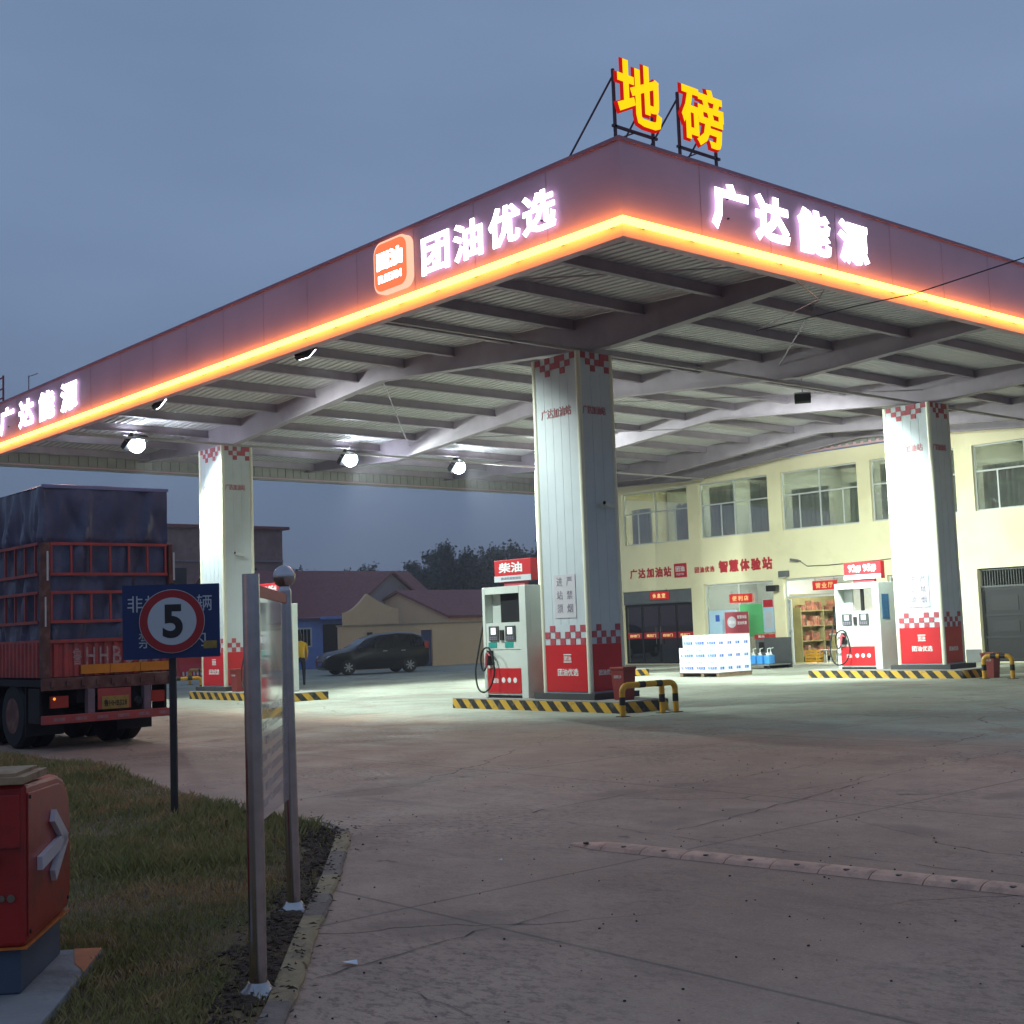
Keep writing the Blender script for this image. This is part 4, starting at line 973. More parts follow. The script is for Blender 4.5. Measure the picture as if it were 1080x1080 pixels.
flat('green_banner', 'green cardboard display standing behind the roll-up banner', 'display board', -31.1, -30.05, FYB+.05, 1.0, 2.2, 'green')
flat('blue_poster', 'pale blue poster board at the left side of the shop window', 'poster', -32.62, -31.3, FYB+.05, 1.10, 2.02, 'paleblue', extra=[(-31.9,-31.34,1.14,1.98,'poster','poster_panel'),(-32.3,-32.1,1.6,1.85,'cblue','poster_patch')])
flat('price_poster', 'pale blue price poster with red head at the right side of the shop window', 'poster', -30.0, -29.52, FYB+.02, 1.15, 2.35, 'paleblue', extra=[(-29.98,-29.54,2.06,2.33,'rink','red_head'),(-29.9,-29.6,1.3,1.9,'signwhite','poster_panel')])
flat('pink_poster', 'pink and red poster in the window between the right pump and column', 'poster', -24.55, -23.3, FYB+.10, .65, 2.5, 'pink', extra=[(-24.5,-23.35,1.95,2.45,'rink','red_head'),(-24.5,-23.35,.7,.95,'rink','red_foot')])
flat('red_poster', 'second red-topped pink poster in the window directly behind the right column', 'poster', -23.0, -22.15, FYB+.10, .65, 2.3, 'pink', extra=[(-22.95,-22.2,.7,1.1,'rink','red_foot')])
t = thing('service_terminal', 'grey self-service terminal with red head below the price poster', 'terminal', (-29.75, FYB-.25, 0))
MB().box(-30.05,-29.45,FYB-.45,FYB-.10,0,.92).build('cabinet', Mx['grey'], t, bevel=.01); MB().box(-30.08,-29.42,FYB-.47,FYB-.08,.923,1.08).build('red_head', Mx['rink'], t, bevel=.01); MB().box(-29.9,-29.6,FYB-.462,FYB-.451,.45,.8).build('screen', Mx['blackp'], t)
mb = MB(); put_text(mb, '服务', (-29.9, FYB-.471, .96), XP, ZP, .3, .09, .004, .02); mb.build('lettering', Mx['wink'], t)

# shop inside opening C
t = thing('shop_shelf', 'olive shelving stocked with mixed goods along the left wall of the open shop', 'shelf', (-29.0, FYB+2.0, 0))
SX0, SX1, SY0, SY1 = -29.18, -28.86, FYB+.75, FYB+3.45
mb = MB()
for z in (.2, .75, 1.3, 1.85): mb.box(SX0, SX1, SY0, SY1, z, z+.04)
for y in (SY0-.03, (SY0+SY1)/2, SY1-.02): mb.box(SX0-.004, SX1+.004, y, y+.05, .0, 2.0)
mb.build('shelf_frame', Mx['shelf'], t)
MB().box(SX0-.012, SX0-.005, SY0-.3, SY1+.1, 0, 2.5).build('back_panel', Mx['shelf'], t)
mb = MB()
for z in (.24, .79, 1.34, 1.89):
    y = SY0+.05
    while y < SY1-.35:
        w_ = random.uniform(.10, .26)
        if random.random() < .8 and not (y < (SY0+SY1)/2+.05 < y+w_+.05): mb.box(SX0+.03, SX1-.03, y, y+w_, z+.001, z+random.uniform(.12, .40))
        y += w_+.03
mb.build('goods', Mx['goods'], t)
t = thing('counter', 'low olive shop counter inside the open doorway', 'counter', (-28.0, FYB+2.6, 0)); MB().box(-28.8,-27.2,FYB+2.4,FYB+2.9,0,.95).build('counter_body', Mx['shelf'], t, bevel=.01); MB().box(-28.83,-27.17,FYB+2.36,FYB+2.94,.952,1.0).build('counter_top', Mx['roomwall'], t)
t = thing('till_screen', 'black screen standing on the shop counter', 'screen', (-28.44, FYB+2.6, 1.0)); MB().box(-28.75,-28.12,FYB+2.56,FYB+2.61,1.45,2.0).build('screen', Mx['blackp'], t, bevel=.01); MB().box(-28.48,-28.40,FYB+2.58,FYB+2.65,1.0,1.46).build('stand', Mx['dark'], t)
for k, x in enumerate((-28.0, -27.5)):
    t = thing('stool', 'white plastic stool inside the shop doorway, %s' % ('nearer the yellow crate' if k == 0 else 'closer to the right frame'), 'stool', (x, FYB+.9, 0), 0, 'white stools')
    MB().box(x-.17,x+.17,FYB+.73,FYB+1.07,.43,.46).build('seat', Mx['frame'], t, bevel=.01)
    for sx in (-1,1):
        for sy in (-1,1): MB().obox((x+sx*.18,FYB+.9+sy*.18,0), (x+sx*.13,FYB+.9+sy*.13,.43), .035, .035).build('leg', Mx['frame'], t)
t = thing('yellow_crate', 'yellow plastic crate on the floor of the shop doorway', 'crate', (-28.35, FYB+.7, 0))
mb = MB(); mb.box(-28.60,-28.10,FYB+.5,FYB+.9,.0,.03)
for z in (.05,.16,.27,.38):
    mb.box(-28.60,-28.10,FYB+.5,FYB+.52,z,z+.07).box(-28.60,-28.10,FYB+.88,FYB+.9,z,z+.07).box(-28.60,-28.58,FYB+.52,FYB+.88,z,z+.07).box(-28.12,-28.10,FYB+.52,FYB+.88,z,z+.07)
for x, y in ((-28.605,FYB+.495),(-28.13,FYB+.495),(-28.605,FYB+.87),(-28.13,FYB+.87)): mb.box(x,x+.035,y,y+.035,.031,.46)
mb.build('crate_body', Mx['yellow'], t)
# fittings on the pilaster and wall
t = thing('wall_camera', 'dark camera box on the pilaster left of the shop doorway', 'security camera', (-29.25, FYB-.15, 2.65)); MB().box(-29.55,-29.1,FYB-.35,FYB-.12,2.62,2.84).build('housing', Mx['blackp'], t, bevel=.02); MB().box(-29.28,-29.2,FYB-.12,FYB-.001,2.7,2.78).build('bracket', Mx['dark'], t)
t = thing('wall_lamp', 'small grey lamp box on the wall above the open doorway', 'lamp', (-28.9, FYB-.1, 3.1)); MB().box(-29.1,-28.7,FYB-.16,FYB-.001,3.12,3.34).build('housing', Mx['grey'], t, bevel=.02); MB().box(-29.0,-28.8,FYB-.15,FYB-.02,3.08,3.119).build('diffuser', Mx['frame'], t)
t = thing('bullet_camera', 'small wall camera with long thin cable on the cream wall', 'security camera', (-28.3, FYB-.1, 3.6)); MB().tube([(-28.5,FYB-.2,3.72),(-28.2,FYB-.12,3.66)], .045, 10).build('housing', Mx['grey'], t); MB().tube([(-28.2,FYB-.1,3.66),(-28.2,FYB-.001,3.66)], .02, 8).build('bracket', Mx['grey'], t)
MB().tube([(-28.2,FYB-.02,3.64),(-27.9,FYB-.03,3.45),(-27,FYB-.03,3.43),(-25,FYB-.02,3.47),(-24.0,FYB-.02,3.52)], .014, 6).build('cable', Mx['dark'], t)
# upturned utility rack beside bottles
# cartons
PX0, PX1, PY0, PY1 = -25.95, -24.62, 29.25, 30.75
t = thing('pallet', 'low wooden pallet under the stack of white cartons', 'pallet', ((PX0+PX1)/2, (PY0+PY1)/2, 0))
mb = MB()
for k in range(7): mb.box(PX0-.18, PX1+.05, PY0+k*(PY1-PY0-.1)/6, PY0+.1+k*(PY1-PY0-.1)/6, .10, .12)
mb.build('deck_board', Mx['pallet'], t)
for x in (PX0-.15, (PX0+PX1)/2, PX1-.08):
    MB().box(x, x+.1, PY0, PY1, .0, .099).build('bearer', Mx['pallet'], t)
nx, ny, nl = 3, 4, 3; cw, cd, ch_ = (PX1-PX0)/nx, (PY1-PY0)/ny, .365
def carton(x, y, z):
    t = thing('water_carton', 'x', 'carton', (x+cw/2, y+cd/2, z), 0, 'stacked white cartons')
    MB().box(x+.004, x+cw-.004, y+.004, y+cd-.004, z+.002, z+ch_-.002).build('box', Mx['carton'], t, bevel=.006)
    mb = MB().use(Mx['cblue'])
    mb.box(x+.05, x+cw-.05, y+.0, y+.0035, z+.07, z+.075); put_text(mb, '车用尿素', (x+.05, y+.0035, z+.085), XP, ZP, cw-.1, .10, .003, .03); put_text(mb, 'AUS', (x+.15, y+.0035, z+.27), XP, ZP, .12, .05, .003, .03)
    put_text(mb, '尿素', (x+cw-.0035, y+.08, z+.085), YP, ZP, cd-.18, .09, .003, .03)
    mb.build('carton_print', None, t); return t
pc = None
LV = ('bottom', 'middle', 'top'); CN = ('left', 'centre', 'right'); RN = ('front', 'second', 'third', 'back')
for l in range(nl):
    for j in range(ny):
        for i in range(nx):
            if l < nl-1 and j > 0 and i < nx-1: continue
            x, y, z = PX0+i*cw, PY0+j*cd, .122+l*ch_
            if pc is None: pc = carton(x, y, z); o = pc
            else:
                o = copy_tree(pc); o.location = (x+cw/2+random.uniform(-.006, .006), y+cd/2, z)
            o['label'] = 'white carton with blue print, %s layer, %s row, %s column of its stack' % (LV[l], RN[j], CN[i])
# extra half column on the left (lower two layers stick out)
for l in range(2):
    o = copy_tree(pc); o.location = (PX0-cw/2+.27, PY0+cd/2+.02, .122+l*ch_); o['label'] = 'white carton with blue print jutting out at the left end, %s layer' % LV[l]
# that column overlaps the pallet edge only: shift stack neighbours apart
# jugs
t = thing('jug_tray', 'low grey tray table carrying blue jugs beside the cartons', 'tray', (-27.2, 34.8, 0))
MB().box(-27.75,-26.65,34.2,35.4,.10,.14).build('tray_top', Mx['grey'], t, bevel=.01)
for x in (-27.7,-26.74):
    for y in (34.24,35.28): MB().box(x,x+.06,y,y+.06,0,.099).build('leg', Mx['dark'], t)
MB().box(-27.75,-26.65,35.42,35.45,.0,1.0).build('back_panel', Mx['plinth'], t)
def jug(x, y, z, lab):
    t = thing('fluid_jug', lab, 'jug', (x, y, z), 0, 'blue washer-fluid jugs')
    MB().box(x-.11,x+.11,y-.08,y+.08,z,z+.30).build('jug_body', Mx['jug'], t, bevel=.03)
    MB().lathe((x,y,z+.30), [(.07,0),(.035,.06),(.03,.10)], 14).build('shoulder', Mx['frame'], t, smooth=True)
    MB().tube([(x,y,z+.38),(x,y,z+.50)], .014, 8).tube([(x-.01,y,z+.50),(x+.12,y,z+.53)], .014, 8).tube([(x-.05,y+.07,z+.33),(x-.05,y-.05,z+.36)], .015, 8).build('pump_head', Mx['frame'], t)
for k, (x, y) in enumerate(((-27.5,34.5),(-27.22,34.5),(-26.95,34.55),(-27.1,34.9))): jug(x, y, .141, 'blue jug with white pump top, %s' % ('leftmost on the tray','second from the left on the tray','rightmost of the front row','behind the others on the tray')[k])

# ------------------------------------------------------------------ speed limit sign
def speed_sign():
    x, y = -11.19, 5.55; rz = math.atan2(x, -y)+0.0
    rz = math.atan2(-y, -x) + math.pi/2     # local -Y looks at the camera
    t = thing('speed_limit_sign', 'round red-rimmed 5 speed limit sign before a blue board on a thin pole', 'road sign', (x, y, 0), rz)
    MB().tube([(0,.0,0),(0,0,2.14)], .035, 12).build('pole', mat('dark_sign_pole', (48, 44, 42), .55, var=.2, scale=8), t, local=True, smooth=True)
    b = MB().box(-.44,.43,-.060,-.045,1.45,2.13).build('blue_board', Mx['signblue'], t, local=True)
    mb = MB()
    def tx(s, x0, z0, w_, h): put_text(mb, s, (x0, -.0605, z0), XP, ZP, w_, h, .003, .0)
    for k, ch in enumerate('非加油车辆'): tx(ch, -.395+k*.155, 1.88, .135, .15)
    for k, ch in enumerate('禁止入内'): tx(ch, -.30+k*.155, 1.55, .135, .15)
    mb.build('board_lettering', Mx['signwhite'], b, local=True)
    MB().box(.28,.40,-.064,-.0605,1.53,1.60).build('board_sticker', Mx['plate'], b, local=True)
    d = MB().lathe((0,-.075,1.79), [(.288,0),(.288,-.012)], 48, axis='y').build('disc', Mx['signred'], t, local=True)
    MB().lathe((0,-.0875,1.79), [(.218,0),(.218,-.003)], 48, axis='y').build('disc_face', Mx['signwhite'], d, local=True)
    MB().lathe((0,-.0765,1.79), [(.294,0),(.294,-.006)], 48, axis='y').build('disc_rim', Mx['signwhite'], d, local=True)
    mb = MB(); put_text(mb, '5', (-.085, -.0908, 1.635), XP, ZP, .18, .31, .003, .035, res=6); mb.build('digit', Mx['blackp'], d, local=True)
    MB().box(-.05,.05,-.073,.04,1.90,1.94).box(-.05,.05,-.073,.04,1.70,1.74).build('clamp', Mx['dark'], t, local=True)
speed_sign()

# ------------------------------------------------------------------ stainless notice board
def notice():
    A, B = Vector((-5.33,3.04,0)), Vector((-6.74,4.09,0)); d = (B-A).normalized(); n = Vector((.6,.8,0)); n = (n-d*n.dot(d)).normalized()
    t = thing('notice_board', 'tall stainless steel notice board seen edge-on, two posts and glossy panel', 'notice board', tuple((A+B)/2))
    for k, p in enumerate((A, B)):
        top = 1.90 if k == 0 else 1.88; ln = Vector((-.012,-.013,0))*(k*1.0)
        q = MB().tube([p, p+ln+Vector((0,0,top))], .040, 24).build('post', Mx['inox'], t, smooth=True)
        MB().lathe(tuple(p), [(.10,.002),(.095,.012),(.06,.035),(.045,.06)], 24).build('foot_cap', mat('foot_cap_metal', (190, 186, 184), .3, metal=.7, var=.25, scale=9), q, smooth=True)
        if k == 1:
            f = MB().lathe(tuple(p+ln+Vector((0,0,top))), [(.042,0),(.03,.02),(.03,.03)], 20).build('neck', Mx['inox'], q, smooth=True)
            MB().sphere(tuple(p+ln+Vector((0,0,top+.085))), .068, 28).build('ball_finial', Mx['inox'], q, smooth=True)
    a, b = A+d*.045-n*.02, B-d*.045-n*.02
    pn = MB().prism([a+Vector((0,0,.74)), b+Vector((0,0,.66)), b+Vector((0,0,1.80)), a+Vector((0,0,1.84))], n*.012).build('panel', mat('glossy_notice_panel', (150, 146, 150), .07, var=.06, coat=.5), t)
    MB().prism([a+Vector((0,0,1.803))-n*.006, b+Vector((0,0,1.803))-n*.006, b+Vector((0,0,1.86))-n*.006, a+Vector((0,0,1.86))-n*.006], n*.024).build('red_header', Mx['signred'], t)
    mb = MB(); o = b+n*.0305
    for r in range(7):
        put_text(mb, '进站车辆请熄火严禁烟火'[:11-(r%3)], b+n*.0121+Vector((0,0,1.22-r*.075)) - d*.1, -d, ZP, 1.35-.12*(r%3), .045, .001, 0)
    mb.build('panel_lettering', Mx['ink'], pn)
notice()

# ------------------------------------------------------------------ red cabinet in the foreground
def cabinet():
    o = Vector((-5.97,2.23,0)); u = Vector((-.82,.573,0)).normalized(); rz = math.atan2(u.y, u.x)
    # local +x = along the arrow face, local -y... normal of arrow face = (.573,.82) = local -y
    t = thing('barrier_cabinet', 'red barrier gate cabinet with raised white arrow on a slate base', 'barrier machine', tuple(o), rz)
    D = .46; L = .80
    # arrow face at y=0, body towards +y
    MB().box(.03, L-.02, .03, D, .051, .27).build('base', Mx['cabbase'], t, local=True, bevel=.008)
    pr = [(0,0,.262),(L+.03,0,.272),(L+.06,0,.35),(L+.06,0,.74),(L+.03,0,.86),(L-.06,0,.93),(L-.20,0,.965),(0,0,.985)]
    body = MB().prism([(x, .0, z) for x, _, z in pr], (0, D+.02, 0)).build('body', Mx['cabred'], t, local=True, bevel=.022)
    MB().prism([(.025,-.008,.30),(L-.01,-.008,.305),(L+.03,-.008,.37),(L+.03,-.008,.73),(L,-.008,.83),(L-.08,-.008,.89),(L-.2,-.008,.92),(.025,-.008,.94)], (0,.0075,0)).build('side_door', Mx['cabred'], body, local=True, bevel=.005)
    MB().box(-.004, L+.03, -.006, D+.01, .252, .262).build('bottom_trim', Mx['orangep'], t, local=True)
    a = MB()
    def bar(mb, p, q, w_): mb.obox((p[0],-.022,p[1]), (q[0],-.022,q[1]), w_, .025, up=(0,1,0))
    bar(a, (.17,.60), (.63,.645), .062); bar(a, (.42,.785), (.67,.635), .062); bar(a, (.67,.655), (.42,.50), .062)
    a.build('arrow', Mx['arrow'], t, local=True)
    a = MB()
    a.obox((-.030,.42,.66), (-.030,.15,.66), .02, .04); a.obox((-.031,.23,.73), (-.031,.12,.66), .02, .036); a.obox((-.031,.12,.665), (-.031,.23,.59), .02, .036)
    a.build('arrow', Mx['arrow'], t, local=True)
    MB().lathe((-.012,.06,.48), [(.018,0),(.018,.012)], 14, axis='x').lathe((-.012,.10,.48), [(.014,0),(.014,.012)], 14, axis='x').build('key_lock', Mx['inox'], t, local=True)
    MB().box(-.018,-.001,.02,.44,.70,.94).build('front_hood', Mx['cabred'], t, local=True, bevel=.006)
    mb = MB()
    for x, z in ((.05,.32),(.05,.92),(L-.03,.33)): mb.lathe((x,-.0085,z), [(.010,0),(.010,-.004),(.006,-.006)], 10, axis='y')
    mb.build('screws', Mx['dark'], t, local=True)
    # slab on top
    t2 = thing('weathered_board', 'weathered tan board lying on top of the red cabinet', 'board', (o.x, o.y, .987), rz)
    MB().box(-.06, .36, -.01, .52, .0, .035).build('top_board', Mx['wood'], t2, local=True, bevel=.004)
    MB().box(-.04, .34, .03, .50, .0355, .05).build('thin_board', Mx['wood'], t2, local=True)
    t3 = thing('concrete_base', 'pale concrete slab with orange painted corner under the red cabinet', 'concrete slab', (o.x, o.y, 0), rz)
    MB().prism([(-.7,-.18,0),(.86,-.17,0),(.88,.9,0),(-.7,.9,0)], (0,0,.05)).build('slab', Mx['concrete'], t3, local=True, bevel=.008)
    MB().prism([(.36,-.176,.0505),(.50,-.172,.0505),(.85,-.165,.0505),(.86,-.02,.0505),(.55,-.09,.0505)], (0,0,.002)).build('orange_mark', Mx['orangep'], t3, local=True)
cabinet()

# ------------------------------------------------------------------ truck
def truck():
    X, ya, yb = -19.6, 7.58, 9.70; t = thing('stake_truck', 'red stake-sided truck loaded under a blue tarpaulin, seen from behind', 'truck', (-24, 8.6, 0))
    R = Mx['truckred']; XF = -28.0
    # chassis + deck beam
    MB().box(XF, X-.02, ya+.55, ya+.70, .72, .98).box(XF, X-.02, yb-.70, yb-.55, .72, .98).box(XF, X-.3, ya+.70, yb-.70, .80, .92).build('chassis', Mx['chassis'], t)
    MB().box(XF, X, ya+.01, yb-.01, .99, 1.10).build('deck', Mx['chassis'], t)
    mb = MB(); mb.box(X+.001, X+.08, ya-.02, yb+.02, .93, 1.12)
    for k in range(9): mb.box(X+.08, X+.11, ya+.1+k*.24, ya+.17+k*.24, .98, 1.07)
    mb.build('rear_beam', Mx['rust'], t, bevel=.006)
    # corrugated tailgate
    def corr(face, a0, a1, pos, z0, z1):
        mb = MB(); vs = []; fs = []; a = a0; k = 0; st = .16; pts = []
        while a < a1-.01:
            for da, dd in ((0,0),(.05,0),(.07,.028),(.13,.028),(.15,0)):
                if a+da <= a1: pts.append((a+da, dd))
            a += st
        pts.append((a1, 0))
        for (q, dd) in pts:
            for z in (z0, z1): vs.append((pos+dd, q, z) if face == 'x' else (q, pos-dd, z))
        for k in range(len(pts)-1): fs.append((2*k, 2*k+2, 2*k+3, 2*k+1))
        mb.add(vs, fs); return mb
    tg = corr('x', ya+.10, yb-.02, X+.025, 1.13, 1.64); tg.box(X-.03, X+.015, ya+.1, yb-.02, 1.13, 1.66).box(X+.0, X+.07, ya+.1, yb-.02, 1.645, 1.70); g = tg.build('tailgate', R, t)
    mb = MB(); s_ = '鲁HHB328'
    for k, ch in enumerate(s_):
        if ch != ' ': put_text(mb, ch, (X+.050, ya+.46+k*.215, 1.30), YP, ZP, .14, .27, .004, .01)
    mb.build('tailgate_lettering', mat('faded_white_stencil', (176, 150, 144), .7, var=.2, scale=20, dirt=(150, 66, 60), dirt_amt=1.0, dirt_scale=9), g)
    for k, (a, b) in enumerate(((8.16, 8.62),(8.63, 9.12),(9.13, 9.66))): MB().box(X+.055, X+.085, a, b, 1.16, 1.30).build('reflector_board', Mx['orange'], t)
    # corner posts
    for y in (ya-.02, yb-.06): 
        z1 = 3.18; p = MB().box(X-.06, X+.075, y, y+.13 if y < 8 else y+.07, 1.125, z1).build('corner_post', Mx['rust'], t, bevel=.008)
        MB().box(X+.076, X+.082, y+.07, y+.10, 2.6, 3.05).box(X+.076, X+.082, y+.04, y+.065, 1.9, 2.35).build('reflective_strip', Mx['frame'], p)
    # rear stake frames
    def stake_rear(z0, z1):
        mb = MB(); r = .022
        for z in (z0, z1): mb.obox((X+.03, ya+.12, z), (X+.03, yb-.07, z), .045, .045)
        n = 6
        for k in range(n+1): y = ya+.14+(yb-ya-.24)*k/n; mb.obox((X+.03, y, z0+.02), (X+.03, y, z1-.02), .032, .032)
        mb.build('stake_rail', R, t)
    stake_rear(1.97, 2.42); stake_rear(2.70, 3.17)
    # side panels
    for ys in (ya, yb):
        sgn = 1 if ys == ya else -1
        mb = corr('y', XF, X-.1, ys, 1.13, 1.66); mb.box(XF, X-.1, ys+(.005 if sgn > 0 else -.03), ys+(.03 if sgn > 0 else -.005), 1.13, 1.70); mb.build('side_panel', R, t)
        for z0, z1 in ((1.97,2.42),(2.70,3.17)):
            m2 = MB()
            for z in (z0, z1): m2.obox((XF, ys-.01, z), (X-.08, ys-.01, z), .045, .045)
            k = 0; x = X-.2
            while x > XF: m2.obox((x, ys-.01, z0+.02), (x, ys-.01, z1-.02), .032, .032); x -= .42
            m2.build('stake_rail', R, t)
    # tarpaulin: one draped shell with folds
    vs = []; fs = []; path = []
    x0, x1 = XF+.05, X-.01; y0, y1 = ya+.04, yb-.04
    def fold(s, z, seed):
        f = (4.12-z)/1.0
        a = math.sin(s*9+seed)*.5+math.sin(s*17+seed*2+z*.8)*.3+math.sin(s*31+z*2.4)*.18
        a += (1-abs(math.sin(s*3.1+z*.9+seed)))**4*1.1 - (1-abs(math.sin(s*2.3-z*1.1)))**5*.8
        diag = math.sin((s*1.6+z*1.2)*5.2+seed)*.35
        return (a+diag)*.060*min(1, .25+max(0, f))
    cols = []; st = .045
    P = []
    s = 0
    y = y1
    for (ax, ay, bx_, by_, nx_, ny_) in ((x0,y1,x1,y1,0,1),(x1,y1,x1,y0,1,0),(x1,y0,x0,y0,0,-1)):
        L = math.hypot(bx_-ax, by_-ay); n = int(L/st)
        for k in range(n): P.append((ax+(bx_-ax)*k/n, ay+(by_-ay)*k/n, nx_, ny_, s+L*k/n))
        s += L
    P.append((x0, y0, 0, -1, s))
    zs = [1.14+(4.06-1.14)*k/46 for k in range(47)]
    for (px, py, nx_, ny_, ss) in P:
        for z in zs:
            o = fold(ss, z, 1.3)-.03+(.02 if z > 3.2 else -.02); corner = 0
            vs.append((px+nx_*o, py+ny_*o, z + (math.sin(ss*2.1)*.012 if z > 4 else 0)))
    m = len(zs)
    for k in range(len(P)-1):
        for j in range(m-1): fs.append((k*m+j, (k+1)*m+j, (k+1)*m+j+1, k*m+j+1))
    n0 = len(vs); nx_, ny_ = 60, 14
    for i in range(nx_+1):
        for j in range(ny_+1):
            x = x0+(x1-x0)*i/nx_; y = y0+(y1-y0)*j/ny_; w_ = min(1, j/1.5, (ny_-j)/1.5, (nx_-i)/1.5)
            vs.append((x, y, 4.06+.07*w_+.03*w_*math.sin(x*3)*math.cos(y*4)))
    for i in range(nx_):
        for j in range(ny_): a = n0+i*(ny_+1)+j; fs.append((a, a+ny_+1, a+ny_+2, a+1))
    mb = MB(); mb.add(vs, fs); mb.build('tarpaulin', Mx['tarp'], t, smooth=True)
    MB().obox((X-.02, y0-.02, 4.06), (X-.02, y1+.02, 4.07), .05, .05).build('tarp_hem', mat('tarp_hem', (130, 134, 168), .5), t)
    # bumper, plate, brackets
    mb = MB(); mb.box(X+.10, X+.19, ya-.06, yb-.06, .43, .56); bpr = mb.build('bumper', R, t, bevel=.01)
    mb = MB()
    for k in range(6): mb.box(X+.191, X+.195, ya+.1+k*.34, ya+.28+k*.34, .47, .52)
    mb.build('bumper_tape', mat('worn_tape', (160, 110, 110), .5, var=.3, scale=10), bpr)
    for y in (8.24, 9.16): MB().box(X+.02, X+.14, y, y+.11, .561, .93).build('bumper_bracket', mat('grey_bracket', (128, 108, 112), .5, var=.2), t)
    MB().box(X+.06, X+.09, 8.42, 8.96, .60, .92).build('plate_holder', Mx['truckred'], t)
    pl = MB().box(X+.091, X+.099, 8.48, 8.92, .60, .80).build('number_plate', Mx['plate'], t)
    mb = MB(); put_text(mb, '鲁HHB328', (X+.0992, 8.51, .64), YP, ZP, .38, .11, .002, .02); mb.build('plate_lettering', Mx['blackp'], pl)
    MB().lathe((X+.06, 9.08, .70), [(.05,0),(.075,.03),(.05,.06)], 16, axis='x').build('lamp_pod', Mx['dark'], t)
    MB().lathe((X-.04, 7.78, .80), [(.022,0),(.022,.02)], 14, axis='x').build('side_light', Mx['tiny'], t)
    for y in (7.72, 9.3): MB().box(X-.06, X-.02, y, y+.28, .66, .84).build('tail_light', Mx['taill'], t)
    # wheels
    for xa in (-20.95, -22.3, -27.4):
        MB().tube([(xa, ya+.3, .52), (xa, yb-.3, .52)], .08, 10).build('axle', Mx['chassis'], t)
        for (y, w_) in ((ya+.05, .56), (yb-.61, .56)) if xa > -27 else ((ya+.08, .28), (yb-.36, .28)):
            tire = MB()
            for q in range(2 if w_ > .3 else 1):
                yy = y+q*.29; tire.lathe((xa, yy, .52), [(.30,0),(.47,.005),(.515,.05),(.515,.22),(.47,.265),(.30,.27)], 36, axis='y')
            w = tire.build('wheel', Mx['black'], t, smooth=True)
            yo = y if y < 8.6 else y+w_-.02
            MB().lathe((xa, yo-.004 if y < 8.6 else yo, .52), [(.28,0),(.28,.012),(.12,.02)], 24, axis='y').build('rim', Mx['rust'], w)
    for y in (ya+.02, yb-.62): MB().box(-20.32, -20.30, y, y+.6, .22, 1.02).build('mudflap', Mx['black'], t)
    for y in (ya+.02, yb-.06):
        for q0, q1 in ((-20.2, -19.75), (-26.6, -23.1)): MB().box(q0, q1, y, y+.04, .43, .96).build('side_guard', Mx['chassis'], t)
    # mudguards, cab
    MB().box(-23.4, -20.0, ya+.05, ya+.6, 1.10-.03, 1.10-.012).build('mudguard', Mx['chassis'], t)
    cab = MB().prism([(-28.3,ya+.05,.75),(-28.3,ya+.05,2.95),(-29.9,ya+.05,2.95),(-30.25,ya+.05,1.9),(-30.3,ya+.05,.55),(-29.2,ya+.05,.55)], (0,yb-ya-.1,0)).build('cab', R, t, bevel=.04)
    MB().prism([(-28.75,ya+.035,1.9),(-28.75,ya+.035,2.65),(-29.75,ya+.035,2.65),(-29.95,ya+.035,1.9)], (0,.014,0)).build('cab_window', Mx['carglass'], cab)
    for y in (ya+.08, yb-.36): MB().lathe((-29.4,y,.52), [(.30,0),(.47,.005),(.515,.05),(.515,.22),(.47,.265),(.30,.27)], 32, axis='y').build('wheel', Mx['black'], t, smooth=True)
truck()

